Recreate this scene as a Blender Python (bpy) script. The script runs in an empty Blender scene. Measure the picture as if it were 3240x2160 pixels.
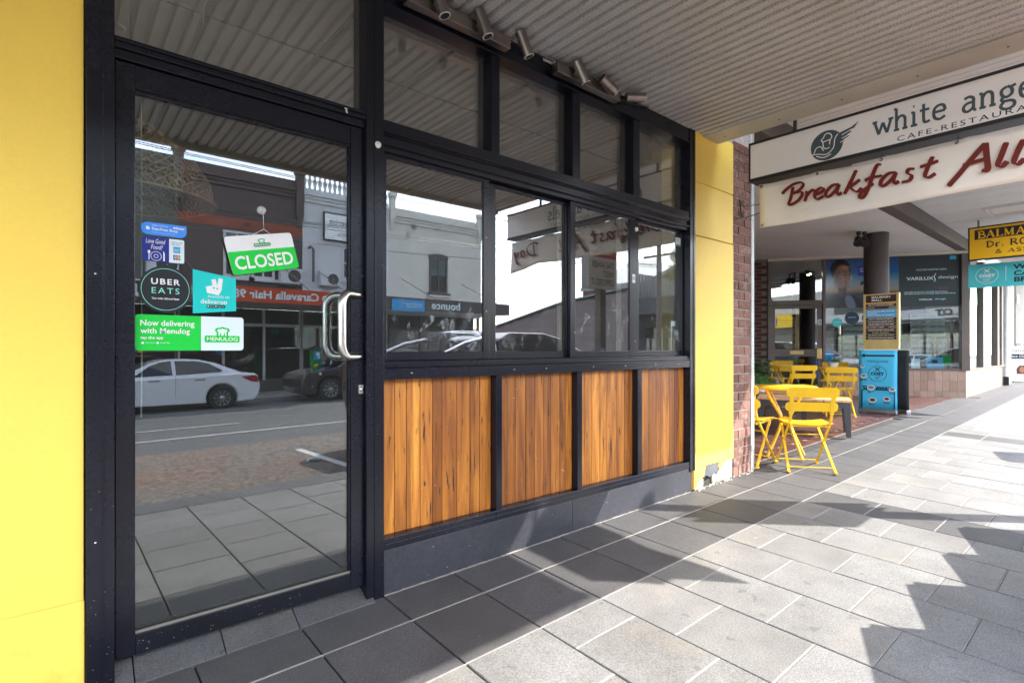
import bpy, bmesh, math, random
from mathutils import Vector, Matrix
RND = random.Random(11)
scn = bpy.context.scene
COL = scn.collection
rad = math.radians

# ------------------------------------------------------------------ camera
YAW = math.atan2(1690.0, 1980.0)            # look 40.5 deg to the right of the shopfront normal
cam_d = bpy.data.cameras.new('camera'); cam = bpy.data.objects.new('camera', cam_d); COL.objects.link(cam)
cam.location = (0.0, -2.275, 1.15)
cam.rotation_euler = (rad(90), 0, -YAW)
cam_d.sensor_width = 36; cam_d.lens = 36 * 1690 / 3240
cam_d.shift_y = 22 / 3240
cam_d.clip_start = .05; cam_d.clip_end = 2000
scn.camera = cam

# ------------------------------------------------------------------ world, sun, exposure
SUN_EL = rad(41.5); SUN_H = Vector((.715, -.70, 0)).normalized()
world = bpy.data.worlds.new('World'); scn.world = world; world.use_nodes = True
nt = world.node_tree; nt.nodes.clear()
def wn(t): return nt.nodes.new(t)
sky = wn('ShaderNodeTexSky'); sky.sky_type = 'NISHITA'; sky.sun_disc = False
sky.sun_elevation = SUN_EL; sky.sun_rotation = math.atan2(SUN_H.x, SUN_H.y)
sky.air_density = 1.0; sky.dust_density = 1.2; sky.ozone_density = 1.0
tc = wn('ShaderNodeTexCoord'); mp = wn('ShaderNodeMapping'); mp.inputs['Scale'].default_value = (1.0, 1.0, 3.6)
mp.inputs['Location'].default_value = (3.1, 1.7, .4)
nz = wn('ShaderNodeTexNoise'); nz.inputs['Scale'].default_value = 2.2; nz.inputs['Detail'].default_value = 9; nz.inputs['Roughness'].default_value = .58
nz.inputs['Distortion'].default_value = .5
rp = wn('ShaderNodeValToRGB'); rp.color_ramp.elements[0].position = .45; rp.color_ramp.elements[1].position = .63
mxw = wn('ShaderNodeMixRGB'); mxw.inputs['Color2'].default_value = (9.0, 9.3, 9.8, 1)
bg = wn('ShaderNodeBackground'); bg.inputs['Strength'].default_value = .15
wo = wn('ShaderNodeOutputWorld')
L = nt.links.new
L(tc.outputs['Generated'], mp.inputs['Vector']); L(mp.outputs['Vector'], nz.inputs['Vector'])
L(nz.outputs['Fac'], rp.inputs['Fac']); L(rp.outputs['Color'], mxw.inputs['Fac'])
L(sky.outputs['Color'], mxw.inputs['Color1']); L(mxw.outputs['Color'], bg.inputs['Color'])
L(bg.outputs['Background'], wo.inputs['Surface'])
sd = bpy.data.lights.new('sun', 'SUN'); sd.energy = 2.0; sd.angle = rad(.53); sd.color = (1, .955, .88)
sun = bpy.data.objects.new('sun', sd); COL.objects.link(sun)
sdir = Vector((SUN_H.x * math.cos(SUN_EL), SUN_H.y * math.cos(SUN_EL), math.sin(SUN_EL)))
sun.rotation_euler = (-sdir).to_track_quat('-Z', 'Y').to_euler(); sun.location = sdir * 30
vs = scn.view_settings; vs.view_transform = 'Standard'; vs.look = 'None'; vs.gamma = 1; vs.exposure = 2.8
scn.render.engine = 'CYCLES'
cy = scn.cycles; cy.use_denoising = True; cy.max_bounces = 9; cy.diffuse_bounces = 5; cy.glossy_bounces = 5
cy.transparent_max_bounces = 14; cy.caustics_reflective = False; cy.caustics_refractive = False; cy.sample_clamp_indirect = 6

# ------------------------------------------------------------------ helpers
def srgb(r, g, b):
    f = lambda v: (v / 255 / 12.92) if v <= 10 else (((v / 255) + .055) / 1.055) ** 2.4
    return (f(r), f(g), f(b))
MATS = {}
def newmat(name):
    m = bpy.data.materials.new(name); m.use_nodes = True; MATS[name] = m
    n = m.node_tree.nodes; return m, n, m.node_tree.links.new, n['Principled BSDF']
def coords(n, l, scale=(1, 1, 1), rnd=True):
    t = n.new('ShaderNodeTexCoord'); mp = n.new('ShaderNodeMapping'); mp.inputs['Scale'].default_value = scale
    if rnd:
        oi = n.new('ShaderNodeObjectInfo'); va = n.new('ShaderNodeVectorMath'); va.operation = 'ADD'
        mu = n.new('ShaderNodeMath'); mu.operation = 'MULTIPLY'; mu.inputs[1].default_value = 37.0
        l(oi.outputs['Random'], mu.inputs[0]); l(t.outputs['Object'], va.inputs[0]); l(mu.outputs[0], va.inputs[1])
        l(va.outputs[0], mp.inputs['Vector'])
    else:
        l(t.outputs['Object'], mp.inputs['Vector'])
    return mp.outputs['Vector']
def noise(n, l, vec, scale, detail=4, rough=.55, dist=0):
    x = n.new('ShaderNodeTexNoise'); x.inputs['Scale'].default_value = scale; x.inputs['Detail'].default_value = detail
    x.inputs['Roughness'].default_value = rough; x.inputs['Distortion'].default_value = dist
    l(vec, x.inputs['Vector']); return x.outputs['Fac']
def ramp(n, l, fac, stops):
    r = n.new('ShaderNodeValToRGB'); e = r.color_ramp.elements
    while len(e) < len(stops): e.new(.5)
    for k, (p, c) in enumerate(stops):
        e[k].position = p; e[k].color = (*c, 1) if len(c) == 3 else c
    l(fac, r.inputs['Fac']); return r.outputs['Color']
def mix(n, l, fac, a, b, mode='MIX'):
    m = n.new('ShaderNodeMixRGB'); m.blend_type = mode
    for s, v in (('Fac', fac), ('Color1', a), ('Color2', b)):
        if isinstance(v, (int, float)): m.inputs[s].default_value = v
        elif isinstance(v, tuple): m.inputs[s].default_value = (*v, 1) if len(v) == 3 else v
        else: l(v, m.inputs[s])
    return m.outputs['Color']
def bump(n, l, b, h, strength=.3, dist=.01):
    x = n.new('ShaderNodeBump'); x.inputs['Strength'].default_value = strength; x.inputs['Distance'].default_value = dist
    l(h, x.inputs['Height']); l(x.outputs['Normal'], b.inputs['Normal'])
def mul(c, k): return tuple(min(1, v * k) for v in c)
def M(name, col, rough=.55, metal=0.0, var=.12, scale=6, fine=0, fscale=180, bmp=0, bscale=90, objvar=0.0, spec=.5, coat=0, stain=None):
    """general painted / mineral surface: two scales of noise, optional bump, optional per-piece variation"""
    m, n, l, b = newmat(name)
    v = coords(n, l)
    c = ramp(n, l, noise(n, l, v, scale), [(.3, mul(col, 1 - var)), (.7, mul(col, 1 + var))])
    if fine:
        f = ramp(n, l, noise(n, l, v, fscale, 2, .6), [(.35, (1 - fine,) * 3), (.65, (1 + fine * .6,) * 3)])
        c = mix(n, l, 1.0, c, f, 'MULTIPLY')
    if objvar:
        oi = n.new('ShaderNodeObjectInfo')
        o = ramp(n, l, oi.outputs['Random'], [(0, (1 - objvar,) * 3), (1, (1 + objvar,) * 3)])
        c = mix(n, l, 1.0, c, o, 'MULTIPLY')
    if stain:
        s = ramp(n, l, noise(n, l, v, stain[1], 6, .65), [(stain[2], (0, 0, 0)), (stain[2] + .12, (1, 1, 1))])
        c = mix(n, l, s, c, stain[0])
    l(c, b.inputs['Base Color']); b.inputs['Roughness'].default_value = rough; b.inputs['Metallic'].default_value = metal
    b.inputs['Specular IOR Level'].default_value = spec; b.inputs['Coat Weight'].default_value = coat
    if bmp: bump(n, l, b, noise(n, l, v, bscale, 4, .6), bmp, .004)
    return m
def FLAT(name, col, rough=.6, spec=.4, metal=0):
    m, n, l, b = newmat(name); b.inputs['Base Color'].default_value = (*col, 1); b.inputs['Roughness'].default_value = rough
    b.inputs['Specular IOR Level'].default_value = spec; b.inputs['Metallic'].default_value = metal; return m
def GLASS(name, refl=.25, tint=(.8, .84, .83), rough=0.0, dirt=0.0, haze=0.0):
    m, n, l, b = newmat(name); n.remove(b); out = [x for x in n if x.type == 'OUTPUT_MATERIAL'][0]
    g = n.new('ShaderNodeBsdfGlossy'); g.inputs['Roughness'].default_value = rough; g.inputs['Color'].default_value = (.97, .98, 1, 1)
    t = n.new('ShaderNodeBsdfTransparent'); t.inputs['Color'].default_value = (*tint, 1)
    lw = n.new('ShaderNodeLayerWeight'); pw = n.new('ShaderNodeMath'); pw.operation = 'POWER'; pw.inputs[1].default_value = 4.0; l(lw.outputs['Facing'], pw.inputs[0])
    ad = n.new('ShaderNodeMath'); ad.operation = 'MULTIPLY_ADD'; ad.use_clamp = True; ad.inputs[1].default_value = .75; ad.inputs[2].default_value = refl + .03
    ms = n.new('ShaderNodeMixShader'); l(pw.outputs[0], ad.inputs[0]); l(ad.outputs[0], ms.inputs['Fac'])
    l(t.outputs[0], ms.inputs[1]); l(g.outputs[0], ms.inputs[2]); last = ms.outputs[0]
    if dirt:
        d = n.new('ShaderNodeBsdfDiffuse'); d.inputs['Color'].default_value = (.75, .78, .8, 1)
        v = coords(n, l, rnd=False)
        a = ramp(n, l, noise(n, l, v, 5.5, 8, .62, 1.2), [(.565, (0, 0, 0)), (.60, (1, 1, 1))])
        b2 = ramp(n, l, noise(n, l, v, 40, 3, .7), [(.42, (0, 0, 0)), (.6, (1, 1, 1))])
        sx = n.new('ShaderNodeSeparateXYZ'); l(v, sx.inputs[0])
        sb = n.new('ShaderNodeMath'); sb.operation = 'SUBTRACT'; sb.inputs[1].default_value = 1.13; l(sx.outputs['Z'], sb.inputs[0])
        hz = ramp(n, l, sb.outputs[0], [(.0, (1, 1, 1)), (.22, (1, 1, 1)), (.42, (.03, .03, .03))])
        f = mix(n, l, 1.0, mix(n, l, 1.0, a, b2, 'MULTIPLY'), hz, 'MULTIPLY'); f = mix(n, l, 1.0, f, (dirt,) * 3, 'MULTIPLY')
        ml = n.new('ShaderNodeMath'); ml.operation = 'ADD'; ml.inputs[1].default_value = .006; l(f, ml.inputs[0])
        m2 = n.new('ShaderNodeMixShader'); l(ml.outputs[0], m2.inputs['Fac']); l(last, m2.inputs[1]); l(d.outputs[0], m2.inputs[2]); last = m2.outputs[0]
    if haze:
        d = n.new('ShaderNodeBsdfDiffuse'); d.inputs['Color'].default_value = (.62, .61, .57, 1); v = coords(n, l, rnd=False)
        f = ramp(n, l, noise(n, l, v, 3.0, 6, .6), [(.3, (haze * .7,) * 3), (.7, (haze * 1.3,) * 3)])
        m3 = n.new('ShaderNodeMixShader'); l(f, m3.inputs['Fac']); l(last, m3.inputs[1]); l(d.outputs[0], m3.inputs[2]); last = m3.outputs[0]
    l(last, out.inputs['Surface']); return m
def EMIT(name, col, s):
    m, n, l, b = newmat(name); b.inputs['Base Color'].default_value = (*col, 1); b.inputs['Emission Color'].default_value = (*col, 1)
    b.inputs['Emission Strength'].default_value = s; return m

WL = {}
class MB:
    """mesh builder: collects shapes, then build() links ONE mesh object"""
    def __init__(s, xf=None): s.v = []; s.f = []; s.sm = []; s.xf = xf
    def add(s, vs, fs, smooth=False):
        o = len(s.v); s.v += [tuple((s.xf @ Vector(p)) if s.xf else p) for p in vs]
        s.f += [tuple(i + o for i in f) for f in fs]; s.sm += [smooth] * len(fs); return s
    def box(s, x0, x1, y0, y1, z0, z1):
        return s.add([(x0, y0, z0), (x1, y0, z0), (x1, y1, z0), (x0, y1, z0), (x0, y0, z1), (x1, y0, z1), (x1, y1, z1), (x0, y1, z1)],
                     [(3, 2, 1, 0), (4, 5, 6, 7), (0, 1, 5, 4), (1, 2, 6, 5), (2, 3, 7, 6), (3, 0, 4, 7)])
    def hexa(s, b, t):                       # bottom 4 and top 4 corners
        return s.add(list(b) + list(t), [(3, 2, 1, 0), (4, 5, 6, 7), (0, 1, 5, 4), (1, 2, 6, 5), (2, 3, 7, 6), (3, 0, 4, 7)])
    def bar(s, a, b, w, h=None, up=(0, 0, 1)):
        a, b = Vector(a), Vector(b); h = h or w; d = (b - a).normalized(); u = Vector(up)
        if abs(d.dot(u)) > .98: u = Vector((1, 0, 0))
        x = d.cross(u).normalized() * (w / 2); y = x.cross(d).normalized() * (h / 2)
        c = [-x - y, x - y, x + y, -x + y]
        return s.hexa([tuple(a + k) for k in c], [tuple(b + k) for k in c])
    def tube(s, pts, r, seg=8, caps=True, r2=None):
        P = [Vector(p) for p in pts]; rings = []; nrm = None
        for i, p in enumerate(P):
            d = (P[min(i + 1, len(P) - 1)] - P[max(i - 1, 0)]).normalized()
            if nrm is None:
                nrm = d.cross(Vector((0, 0, 1)) if abs(d.z) < .95 else Vector((1, 0, 0))).normalized()
            else:
                nrm = (nrm - d * nrm.dot(d)).normalized()
            bn = d.cross(nrm); rr = r if r2 is None else r + (r2 - r) * i / (len(P) - 1)
            rings.append([tuple(p + (nrm * math.cos(a) + bn * math.sin(a)) * rr) for a in (2 * math.pi * k / seg for k in range(seg))])
        vs = [v for q in rings for v in q]; fs = []
        for i in range(len(P) - 1):
            for k in range(seg):
                a = i * seg + k; b = i * seg + (k + 1) % seg; fs.append((a, b, b + seg, a + seg))
        s.add(vs, fs, True)
        if caps: s.add(rings[0], [tuple(range(seg))[::-1]]); s.add(rings[-1], [tuple(range(seg))])
        return s
    def lathe(s, prof, c=(0, 0, 0), seg=20, axis='z', smooth=True):
        vs = []; fs = []; n = len(prof)
        for k in range(seg):
            a = 2 * math.pi * k / seg; ca, sa = math.cos(a), math.sin(a)
            for r, h in prof:
                p = (r * ca, r * sa, h) if axis == 'z' else ((r * ca, h, r * sa) if axis == 'y' else (h, r * ca, r * sa))
                vs.append((c[0] + p[0], c[1] + p[1], c[2] + p[2]))
        for k in range(seg):
            for j in range(n - 1):
                a = k * n + j; b = ((k + 1) % seg) * n + j; fs.append((a, b, b + 1, a + 1))
        return s.add(vs, fs, smooth)
    def prism(s, poly, o, ex, ey, ez, d):
        """polygon (u,v) on plane o+u*ex+v*ey, extruded by d along ez"""
        o, ex, ey, ez = Vector(o), Vector(ex), Vector(ey), Vector(ez); n = len(poly)
        a = [o + ex * u + ey * v for u, v in poly]; b = [p + ez * d for p in a]
        return s.add([tuple(p) for p in a + b], [tuple(range(n))[::-1], tuple(range(n, 2 * n))] + [(i, (i + 1) % n, n + (i + 1) % n, n + i) for i in range(n)])
    def mesh(s, name):
        me = bpy.data.meshes.new(name); me.from_pydata(s.v, [], s.f); me.polygons.foreach_set('use_smooth', s.sm)
        bm = bmesh.new(); bm.from_mesh(me); bmesh.ops.recalc_face_normals(bm, faces=bm.faces)
        big = [f for f in bm.faces if len(f.verts) > 4]
        if big: bmesh.ops.triangulate(bm, faces=big)
        bm.to_mesh(me); bm.free(); return me
    def build(s, name, mat, parent=None, bevel=0, local=False, seg=2):
        if parent is not None and not local:
            w = WL.get(parent.name, Vector((0, 0, 0)))
            s.v = [(p[0] - w.x, p[1] - w.y, p[2] - w.z) for p in s.v]
        me = s.mesh(name)
        me.materials.append(MATS[mat] if isinstance(mat, str) else mat)
        o = bpy.data.objects.new(name, me); COL.objects.link(o)
        if parent is not None:
            o.parent = parent; WL[o.name] = WL.get(parent.name, Vector((0, 0, 0)))
        else: WL[o.name] = Vector((0, 0, 0))
        if bevel:
            md = o.modifiers.new('bevel', 'BEVEL'); md.width = bevel; md.segments = seg; md.limit_method = 'ANGLE'
        return o
def tag(o, label=None, cat=None, group=None, kind=None):
    if label: o['label'] = label
    if cat: o['category'] = cat
    if group: o['group'] = group
    if kind: o['kind'] = kind
    return o
def thing(name, loc, label, cat, group=None, rz=0):
    o = bpy.data.objects.new(name, None); COL.objects.link(o); o.location = loc; o.rotation_euler = (0, 0, rz); o.empty_display_size = .1
    WL[o.name] = Vector(loc); return tag(o, label, cat, group)
def copy_tree(o, parent=None):
    c = o.copy(); COL.objects.link(c); c.parent = parent
    for ch in list(o.children): copy_tree(ch, c)
    return c
def box(name, mat, parent, x0, x1, y0, y1, z0, z1, bevel=0):
    return MB().box(x0, x1, y0, y1, z0, z1).build(name, mat, parent, bevel)
def inst(me, name, parent, loc, rot=(0, 0, 0), mat=None):
    """another piece sharing mesh data; loc in world metres"""
    o = bpy.data.objects.new(name, me); COL.objects.link(o)
    w = WL.get(parent.name, Vector((0, 0, 0))) if parent else Vector((0, 0, 0))
    o.location = Vector(loc) - w; o.rotation_euler = rot; o.parent = parent; WL[o.name] = Vector(loc); return o

# ---- lettering -----------------------------------------------------------------
TXT = {}
def textmesh(body, bold=0.0, shear=0.0, spacing=1.0):
    k = (body, bold, shear, spacing)
    if k not in TXT:
        cu = bpy.data.curves.new('t', 'FONT'); cu.body = body; cu.size = 1; cu.resolution_u = 3; cu.offset = bold; cu.shear = shear
        cu.space_character = spacing; cu.space_line = .95; cu.fill_mode = 'FRONT'
        ob = bpy.data.objects.new('t', cu); me = bpy.data.meshes.new_from_object(ob)
        TXT[k] = ([tuple(v.co) for v in me.vertices], [tuple(p.vertices) for p in me.polygons])
        bpy.data.objects.remove(ob); bpy.data.curves.remove(cu); bpy.data.meshes.remove(me)
    return TXT[k]
FR = dict(front=(Vector((1, 0, 0)), Vector((0, 0, 1))),       # faces the street (-Y)
          side=(Vector((0, -1, 0)), Vector((0, 0, 1))),       # faces -X
          opp=(Vector((-1, 0, 0)), Vector((0, 0, 1))))        # faces +Y (far side of the street)
def text(body, mat, parent, o, frame, w=None, h=None, bold=0.0, shear=0.0, spacing=1.0, rot=0, lift=.0012, name='lettering', anchor='l'):
    """flat lettering; o = lower-left corner (or centre with anchor 'c') of the ink box, w/h = ink size in metres"""
    ex, ey = FR[frame] if isinstance(frame, str) else frame
    vs, fs = textmesh(body, bold, shear, spacing)
    x0, x1 = min(v[0] for v in vs), max(v[0] for v in vs); y0, y1 = min(v[1] for v in vs), max(v[1] for v in vs)
    sx = (w / (x1 - x0)) if w else None; sy = (h / (y1 - y0)) if h else None
    if sx is None: sx = sy
    if sy is None: sy = sx
    en = ex.cross(ey); o = Vector(o); out = []
    cw, chh = (x1 - x0) * sx / 2, (y1 - y0) * sy / 2
    ca, sa = math.cos(rot), math.sin(rot)
    for v in vs:
        a, b = (v[0] - x0) * sx, (v[1] - y0) * sy
        if anchor == 'c': a -= cw; b -= chh
        a, b = a * ca - b * sa, a * sa + b * ca
        out.append(tuple(o + ex * a + ey * b + en * lift))
    return MB().add(out, fs).build(name, mat, parent)
def catmull(pts, n=7):
    if len(pts) < 3: return pts
    P = [pts[0]] + list(pts) + [pts[-1]]; out = []
    for i in range(1, len(P) - 2):
        p0, p1, p2, p3 = P[i - 1], P[i], P[i + 1], P[i + 2]
        for k in range(n):
            t = k / n; t2 = t * t; t3 = t2 * t
            out.append(tuple(.5 * (2 * p1[j] + (p2[j] - p0[j]) * t + (2 * p0[j] - 5 * p1[j] + 4 * p2[j] - p3[j]) * t2 + (3 * p1[j] - p0[j] - 3 * p2[j] + p3[j]) * t3) for j in (0, 1)))
    out.append(pts[-1]); return out
def strokes(S, o, frame, sx, sy, mat, parent, width, nib=None, lift=.0015, name='lettering', smooth=True):
    """brush or pen lettering: every stroke a ribbon; nib = (angle, thin fraction) for a broad pen"""
    ex, ey = FR[frame] if isinstance(frame, str) else frame; en = ex.cross(ey); o = Vector(o); mb = MB()
    for q, st in enumerate(S):
        w = width
        if isinstance(st, tuple): w = width * st[1]; st = st[0]
        p = catmull(st) if smooth and len(st) > 2 else st
        p = [(a * sx, b * sy) for a, b in p]; vs = []
        for i, (a, b) in enumerate(p):
            dx, dy = p[min(i + 1, len(p) - 1)][0] - p[max(i - 1, 0)][0], p[min(i + 1, len(p) - 1)][1] - p[max(i - 1, 0)][1]
            ll = math.hypot(dx, dy) or 1; nx, ny = -dy / ll, dx / ll
            ww = w / 2
            if nib: ww = w / 2 * (nib[1] + (1 - nib[1]) * abs(nx * math.cos(nib[0]) + ny * math.sin(nib[0])))
            if nib: ww *= (.55 if i in (0, len(p) - 1) else 1)
            for sg in (1, -1):
                vs.append(tuple(o + ex * (a + sg * nx * ww) + ey * (b + sg * ny * ww) + en * (lift + q * .00012 + i * .000012)))
        mb.add(vs, [(2 * i, 2 * i + 1, 2 * i + 3, 2 * i + 2) for i in range(len(p) - 1)])
    return mb.build(name, mat, parent)
def disc(c, r, frame, mat, parent, name='disc', seg=40, ry=None, lift=.001, ring=None):
    ex, ey = FR[frame] if isinstance(frame, str) else frame; en = ex.cross(ey); c = Vector(c) + en * lift; ry = ry or r
    P = [tuple(c + ex * (r * math.cos(2 * math.pi * k / seg)) + ey * (ry * math.sin(2 * math.pi * k / seg))) for k in range(seg)]
    if ring:
        Q = [tuple(c + ex * ((r - ring) * math.cos(2 * math.pi * k / seg)) + ey * ((ry - ring) * math.sin(2 * math.pi * k / seg))) for k in range(seg)]
        return MB().add(P + Q, [(k, (k + 1) % seg, seg + (k + 1) % seg, seg + k) for k in range(seg)]).build(name, mat, parent)
    return MB().add(P, [tuple(range(seg))]).build(name, mat, parent)
def poly(pts, o, frame, mat, parent, name='print', lift=.001):
    ex, ey = FR[frame] if isinstance(frame, str) else frame; en = ex.cross(ey); o = Vector(o)
    return MB().add([tuple(o + ex * a + ey * b + en * lift) for a, b in pts], [tuple(range(len(pts)))]).build(name, mat, parent)
def rrect(w, h, r, n=5, corners=(1, 1, 1, 1), x=0, y=0):
    P = []
    for q, (cx, cy2, a0) in enumerate(((w - r, r, -90), (w - r, h - r, 0), (r, h - r, 90), (r, r, 180))):
        if corners[q]:
            P += [(x + cx + r * math.cos(rad(a0 + 90 * k / n)), y + cy2 + r * math.sin(rad(a0 + 90 * k / n))) for k in range(n + 1)]
        else:
            P.append((x + (w if q in (0, 1) else 0), y + (h if q in (1, 2) else 0)))
    return P
def gz(x, y):                                   # falls 3% to the kerb, climbs 1.1% along the street
    return .011 * (x - 1) + .03 * y
def rz_(x, y):                                  # carriageway
    return gz(x, y) - .13

# ------------------------------------------------------------------ materials
M('black_frame', (.0065, .0072, .0135), .27, spec=.34, var=.3, scale=3, fine=.15, fscale=60, stain=((.10, .11, .14), 30, .71)); M('scuffed_frame', (.006, .007, .011), .32, spec=.34, var=.3, scale=3, stain=((.42, .45, .5), 44, .655))
M('plinth_paint', (.036, .037, .046), .5, var=.32, scale=2.2, fine=.2, fscale=40, bmp=.15, bscale=8, stain=((.15, .15, .155), 19, .69))
M('yellow_render', (.92, .645, .10), .6, var=.06, scale=1.4, fine=.02, fscale=60, bmp=.12, bscale=60, stain=((.74, .50, .07), 2.2, .64))
M('white_rubble', (.62, .57, .50), .9, var=.25, scale=18, bmp=.8, bscale=60)
M('grey_undercoat', (.11, .11, .12), .8, var=.2, bmp=.3)
M('dark_cavity', (.05, .042, .035), .95, var=.5, scale=40, bmp=1, bscale=50)
M('red_lead', (.42, .07, .06), .8, var=.2)
M('cream_line', (.15, .14, .12), .8, var=.1)
M('steel', (.62, .60, .58), .26, 1.0, var=.05)
M('bronze_metal', (.29, .25, .225), .34, 1.0, var=.12, scale=20)
M('white_enamel', (.75, .75, .73), .4, var=.04)
FLAT('lens_glass', (.03, .03, .035), .08, .8)
M('downpipe_grey', (.42, .45, .43), .5, var=.1)
M('iron', (.06, .025, .02), .6, var=.3)
def wood_mat(name, a, b, c, rough=.5, zs=1.3, xs=21):
    m, n, l, bs = newmat(name); v = coords(n, l, (xs, xs, zs))
    g = noise(n, l, v, 1.0, 7, .62, .7)
    c0 = ramp(n, l, g, [(.28, a), (.5, b), (.72, c)])
    oi = n.new('ShaderNodeObjectInfo')
    c1 = mix(n, l, 1.0, c0, ramp(n, l, oi.outputs['Random'], [(0, (.55, .48, .40)), (.35, (.85, .8, .74)), (.65, (1.05, 1.05, 1.05)), (1, (1.35, 1.45, 1.5))]), 'MULTIPLY')
    v2 = coords(n, l, (60, 60, 5.5)); k = ramp(n, l, noise(n, l, v2, 1.0, 3, .6, .4), [(.625, (0, 0, 0)), (.69, (1, 1, 1))]); v4 = coords(n, l, (14, 14, 1.6)); c1 = mix(n, l, ramp(n, l, noise(n, l, v4, 1.0, 5, .65, 1.0), [(.5, (0, 0, 0)), (.75, (.75, .75, .75))]), c1, mul(a, .7))
    c2 = mix(n, l, k, c1, mul(a, .15))
    v3 = coords(n, l, (9, 9, 7)); kk = ramp(n, l, noise(n, l, v3, 1.6, 3, .5), [(.755, (0, 0, 0)), (.765, (1, 1, 1))])
    c2 = mix(n, l, kk, c2, (.6, .56, .52))
    l(c2, bs.inputs['Base Color']); bs.inputs['Roughness'].default_value = rough
    bump(n, l, bs, g, .25, .003); return m
wood_mat('hardwood', (.14, .038, .006), (.43, .145, .018), (.64, .26, .036), .45)
wood_mat('bench_wood', (.42, .22, .09), (.58, .33, .15), (.66, .40, .2), .5, 20, 3)
M('ledge_dirt', (.10, .055, .03), .8, var=.4, scale=30)
def paver_mat(name, col, speck, warm=.0):
    m, n, l, b = newmat(name); v = coords(n, l)
    c = ramp(n, l, noise(n, l, v, 170, 4, .85), [(.36, mul(col, 1 - speck)), (.5, col), (.64, mul(col, 1 + speck))])
    c = mix(n, l, 1.0, c, ramp(n, l, noise(n, l, v, 3.2, 6, .65), [(.3, (.78, .77, .76)), (.65, (1.08, 1.08, 1.08))]), 'MULTIPLY')
    oi = n.new('ShaderNodeObjectInfo'); c = mix(n, l, 1.0, c, ramp(n, l, oi.outputs['Random'], [(0, (.88, .87, .85)), (1, (1.08, 1.08, 1.09))]), 'MULTIPLY')
    s = ramp(n, l, noise(n, l, v, 24, 3, .6), [(.735, (0, 0, 0)), (.76, (1, 1, 1))]); c = mix(n, l, s, c, mul(col, 1.7))
    gu = ramp(n, l, noise(n, l, v, 13, 2, .5), [(.70, (0, 0, 0)), (.72, (1, 1, 1))]); c = mix(n, l, mix(n, l, 1.0, gu, (.55,) * 3, 'MULTIPLY'), c, mul(col, .45))
    st = ramp(n, l, noise(n, l, v, 1.7, 5, .6), [(.56, (0, 0, 0)), (.8, (1, 1, 1))]); c = mix(n, l, mix(n, l, 1.0, st, (warm,) * 3, 'MULTIPLY'), c, mul((.36, .30, .22), .9))
    l(c, b.inputs['Base Color']); b.inputs['Roughness'].default_value = .62
    bump(n, l, b, noise(n, l, v, 260, 3, .7), .22, .002); return m
paver_mat('granite_light', (.175, .172, .167), .5, .3); paver_mat('granite_dark', (.070, .069, .072), .5, .15)
M('joint_dark', (.03, .028, .026), .95, var=.3)
M('grout_pale', (.25, .235, .215), .9, var=.2, scale=20)
def asphalt(name, col, sp, sc, brown=None):
    m, n, l, b = newmat(name); v = coords(n, l, rnd=False)
    c = ramp(n, l, noise(n, l, v, sc, 3, .7), [(.35, mul(col, 1 - sp)), (.5, col), (.66, mul(col, 1 + sp))])
    if brown:
        k = ramp(n, l, noise(n, l, v, .9, 5, .6), [(.42, (0, 0, 0)), (.62, (1, 1, 1))]); c = mix(n, l, k, c, mix(n, l, 1.0, c, brown, 'MULTIPLY'))
    l(c, b.inputs['Base Color']); b.inputs['Roughness'].default_value = .85; bump(n, l, b, noise(n, l, v, sc, 3, .7), .5, .006); return m
asphalt('asphalt', (.085, .085, .086), .25, 90); asphalt('aggregate', (.15, .125, .105), .8, 17, (1.15, .85, .7))
M('road_paint', (.62, .62, .60), .6, var=.15, scale=14)
M('concrete', (.34, .33, .31), .85, var=.15, scale=4, fine=.12)
def brick_mat(name, stops, rough=.85, wash=None):
    m, n, l, b = newmat(name); v = coords(n, l); oi = n.new('ShaderNodeObjectInfo')
    c = ramp(n, l, oi.outputs['Random'], stops)
    c = mix(n, l, 1.0, c, ramp(n, l, noise(n, l, v, 70, 4, .7), [(.3, (.62, .62, .62)), (.7, (1.25, 1.25, 1.25))]), 'MULTIPLY')
    w = ramp(n, l, noise(n, l, v, 14, 5, .65), [(.52, (0, 0, 0)), (.72, (1, 1, 1))])
    if wash: c = mix(n, l, mix(n, l, 1.0, w, (wash[1],) * 3, 'MULTIPLY'), c, wash[0])
    l(c, b.inputs['Base Color']); b.inputs['Roughness'].default_value = rough; bump(n, l, b, noise(n, l, v, 90, 4, .7), .6, .004); return m
brick_mat('brick_pink', [(0, (.14, .06, .042)), (.5, (.20, .092, .066)), (1, (.27, .135, .10))], .9, ((.44, .36, .31), .6))
brick_mat('brick_dark', [(0, (.07, .025, .018)), (.5, (.10, .036, .026)), (1, (.14, .055, .04))], .8)
brick_mat('court_tile', [(0, (.075, .032, .026)), (.5, (.10, .043, .036)), (1, (.13, .06, .048))], .33)
brick_mat('tan_tile', [(0, (.30, .19, .14)), (.5, (.36, .235, .175)), (1, (.42, .29, .22))], .3)
brick_mat('brick_far', [(0, (.12, .05, .04)), (1, (.2, .09, .07))])
M('mortar', (.52, .46, .42), .95, var=.2, scale=20, bmp=.5)
M('mortar_dark', (.22, .19, .17), .95, var=.2, scale=20)
m, n, l, b = newmat('corrugated'); v = coords(n, l, (1, 1, 1), False)
c_ = ramp(n, l, noise(n, l, v, 150, 3, .7), [(.38, (.36, .37, .385)), (.62, (.66, .675, .69))])
c_ = mix(n, l, 1.0, c_, ramp(n, l, noise(n, l, v, 1.1, 5, .6), [(.35, (.86, .84, .8)), (.65, (1.06, 1.05, 1.05))]), 'MULTIPLY')
vv = n.new('ShaderNodeVectorMath'); vv.operation = 'DISTANCE'; vv.inputs[1].default_value = (3.5, -.32, 2.88)
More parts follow.
